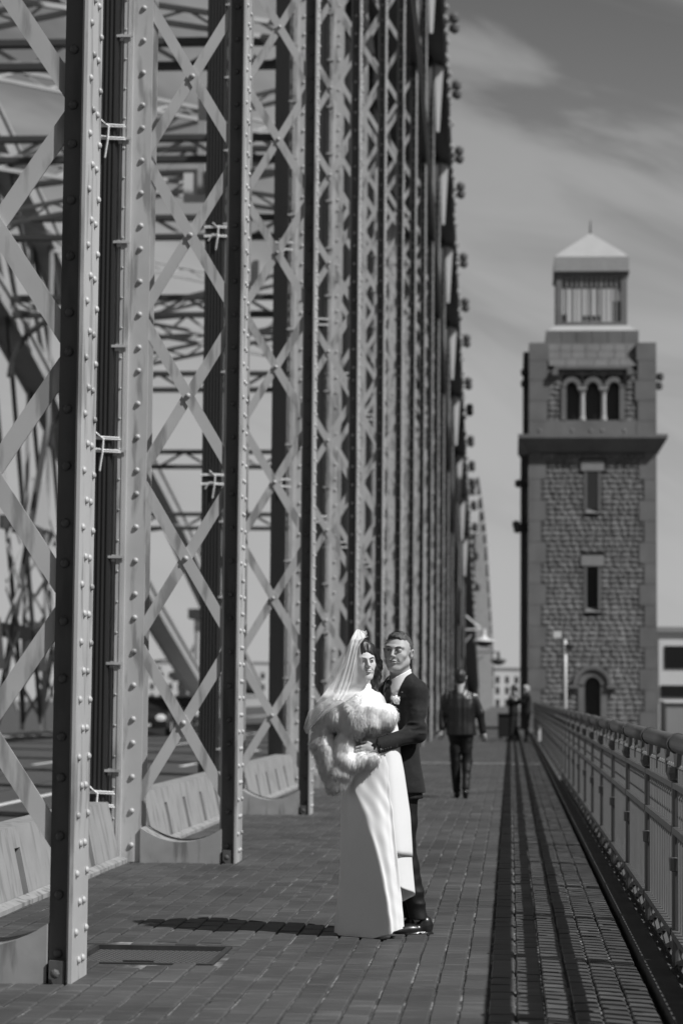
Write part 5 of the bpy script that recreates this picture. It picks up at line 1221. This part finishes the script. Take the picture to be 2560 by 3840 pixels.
sheet('veil_fold', [(1450, 815, 822, -.03, -.03), (1470, 804, 832, -.11, -.12), (1490, 799, 818, -.15, -.16), (1530, 790, 810, -.165, -.17), (1570, 779, 802, -.17, -.175), (1600, 768, 792, -.19, -.20), (1612, 760, 784, -.22, -.235)], 2.5, .006, 2, veil)
sheet('veil_fold', [(1453, 812, 836, -.035, -.02), (1462, 808, 838, -.07, -.06), (1474, 803, 824, -.12, -.12)], 3, .004, 3, veil, n=40)
sheet('veil_fold', [(1475, 800, 812, -.06, -.06), (1520, 778, 800, -.06, -.08), (1570, 748, 785, -.04, -.06), (1600, 738, 770, -.03, -.05), (1640, 716, 750, -.02, -.03), (1680, 700, 730, -.02, -.02)], 2, .008, 4, veil)
# ------------------------------------------------------------------ other people on the footway
def walker(name, label, loc, rz, h=.012, mats=(LEATH, TROU, HAIRD), head=(-.022, 1.665), P_=None, hairfull=True, lean=0.0, arms=None, legs=None, width=1.0):
    t = thing(name, label, 'person', loc, rz)
    m1, m2, m3 = mats; hx, hz = head
    arms = arms or [[(-.20, .0, 1.42, .065), (-.265, .01, 1.17, .055), (-.275, -.02, .97, .043)], [(.17, .0, 1.40, .065), (.255, .0, 1.17, .055), (.295, .03, .93, .043)]]
    legs = legs or [[(-.08, 0, .90, .10), (-.085, .02, .52, .070), (-.06, .04, .10, .052)], [(.06, 0, .90, .10), (.075, .0, .50, .070), (.06, -.16, .14, .050)]]
    F = Field((-.42, -.28, .72), (.42, .30, 1.62), h)
    F.u(F.loft([(.86, -.01, 0, .205 * width, .135, 0), (1.05, -.01, 0, .185 * width, .13, 0), (1.25, -.015, 0, .20 * width, .135, 0), (1.38, -.02, 0, .205 * width, .12, 0), (1.46, -.02, .0, .14, .09, 0), (1.51, -.02, 0, .085, .08, 0), (1.565, -.022, 0, .070, .070, 0)], 2.3))
    for a in arms: chain(F, a, .03)
    F.noise((16, 14, 3.5), .008, 3, 1.0, True); F.noise((9, 9, 9), .004, 6, 1.0); F.cut(F.Z - .865); jk = link('jacket', F.mesh('jacket'), m1, t)
    F = Field((-.32, -.34, .02), (.32, .34, 1.0), h)
    F.u(F.loft([(.84, -.01, 0, .165, .115, 0), (1.0, -.01, 0, .15, .11, 0)]))
    for l in legs: chain(F, l, .02)
    F.noise((8, 8, 12), .008, 4, 1.0, True); link('trousers', F.mesh('trousers'), m2, t)
    for l in legs:
        a = l[-1]; F = Field((a[0] - .08, a[1] - .26, a[2] - .16), (a[0] + .08, a[1] + .26, a[2] + .06), .010)
        low = a[2] < .12
        F.u(F.cap((a[0], a[1] - .05, a[2] - .055), (a[0], a[1] + (.17 if low else .10), a[2] - (.070 if low else .12)), .045, .036, (1, 1, .9))); F.u(F.cap((a[0], a[1], a[2]), (a[0], a[1], a[2] - .05), .042), .02); link('shoe', F.mesh('shoe'), SHOE, t)
    M = Matrix.Translation((hx, 0, hz)) @ Matrix.Rotation(math.pi - lean, 4, 'Z')
    parts = [head_mesh(False, False, .005).mesh('h', M)]
    for k, a in enumerate(arms):
        w = Vector(a[-1][:3]); p = Vector(a[-2][:3]); d = (w - p).normalized()
        R = Vector((-1, 0, 0)).rotation_difference(d).to_matrix().to_4x4()
        parts.append(hand_mesh(.55, .005).mesh('n', Matrix.Translation(w + d * .05) @ R))
    F = Field((-.4, -.3, .1), (.4, .3, 1.6), .02); F.u(F.loft([(.9, 0, 0, .14, .08, 0), (1.4, -.02, 0, .16, .08, 0), (1.48, -.02, 0, .05, .05, 0), (1.58, hx, 0, .05, .05, 0)]))
    for a in arms + legs: chain(F, [(q[0], q[1], q[2], q[3] * .6) for q in a])
    parts.append(F.mesh('b')); link('body', join_meshes('body', parts), SKIN, t)
    if hairfull is not None:
        H = Field((-.1, -.12, -.12), (.1, .14, .15), .005)
        H.u(H.ell((0, .024, .036), (.082, .100, .092))); H.u(H.ell((0, .06, -.02), (.068, .055, .065)), .02); H.cut(H.ell((0, -.095, -.01), (.075, .08, .085)), .01); H.u(H.ell((0, .040, -.035), (.068, .062, .055)), .02)
        for s_ in (-1, 1): H.cut(H.ell((s_ * .085, .0, -.01), (.022, .03, .04)), .004)
        H.noise((60, 60, 50), .005, 4); link('hair', H.mesh('hair', M), m3, t)
    return t
w1 = walker('person', 'man in a black leather jacket walking away from the camera along the footway', (-.68, 31.9, 0), .01)
F = Field((-.12, -.12, 1.45), (.1, .12, 1.64), .006); F.u(F.cap((-.022, .0, 1.50), (-.022, .0, 1.60), .067, .064)); F.cut(1.593 - F.Z); F.cut(F.cap((-.022, 0, 1.57), (-.022, 0, 1.66), .055)); link('shirt_collar', F.mesh('shirt_collar'), SHIRT, w1)
A1 = [[(-.20, .0, 1.42, .06), (-.30, -.05, 1.22, .05), (-.36, -.12, 1.32, .04)], [(.20, .0, 1.42, .06), (.10, -.16, 1.22, .05), (-.15, -.20, 1.30, .04)]]
L1 = [[(-.09, 0, .90, .10), (-.10, .02, .5, .075), (-.12, .04, .10, .055)], [(.09, 0, .90, .10), (.10, -.02, .5, .075), (.14, -.06, .10, .055)]]
DARKC = mat('dark_coat', .006, .9)
walker('person', 'bald man in dark clothes standing by the far end of the railing, arms raised forward', (.50, 72.0, 0), math.radians(-70), .02, (DARKC, TROU, HAIRD), hairfull=None, arms=A1, legs=L1)
walker('person', 'dark haired person in a dark coat facing the bald man far down the footway', (.10, 73.0, 0), math.radians(60), .02, (DARKC, DARKC, HAIRD), arms=A1, legs=L1)
t = thing('cabinet', 'low black boxy cabinet on the footway beside the two far people', 'cabinet', (-.12, 76.5, 0))
m = MB(); m.box(-.30, .30, -.3, .3, .06, .82); m.obj('box', DARKC, t); m = MB(); m.box(-.33, .33, -.34, .34, .821, .86); m.obj('lid', DARKST, t)
for x in (-.22, .22): MB().box(x - .04, x + .04, -.25, .25, 0, .058).obj('foot', DARKST, t)
t = thing('warning_plate', 'small bright white plate hanging low on the far railing behind the bald man', 'plate', (.80, 62, .22)); MB().box(-.05, .02, 0, .012, 0, .42).obj('plate', PALEP, t)
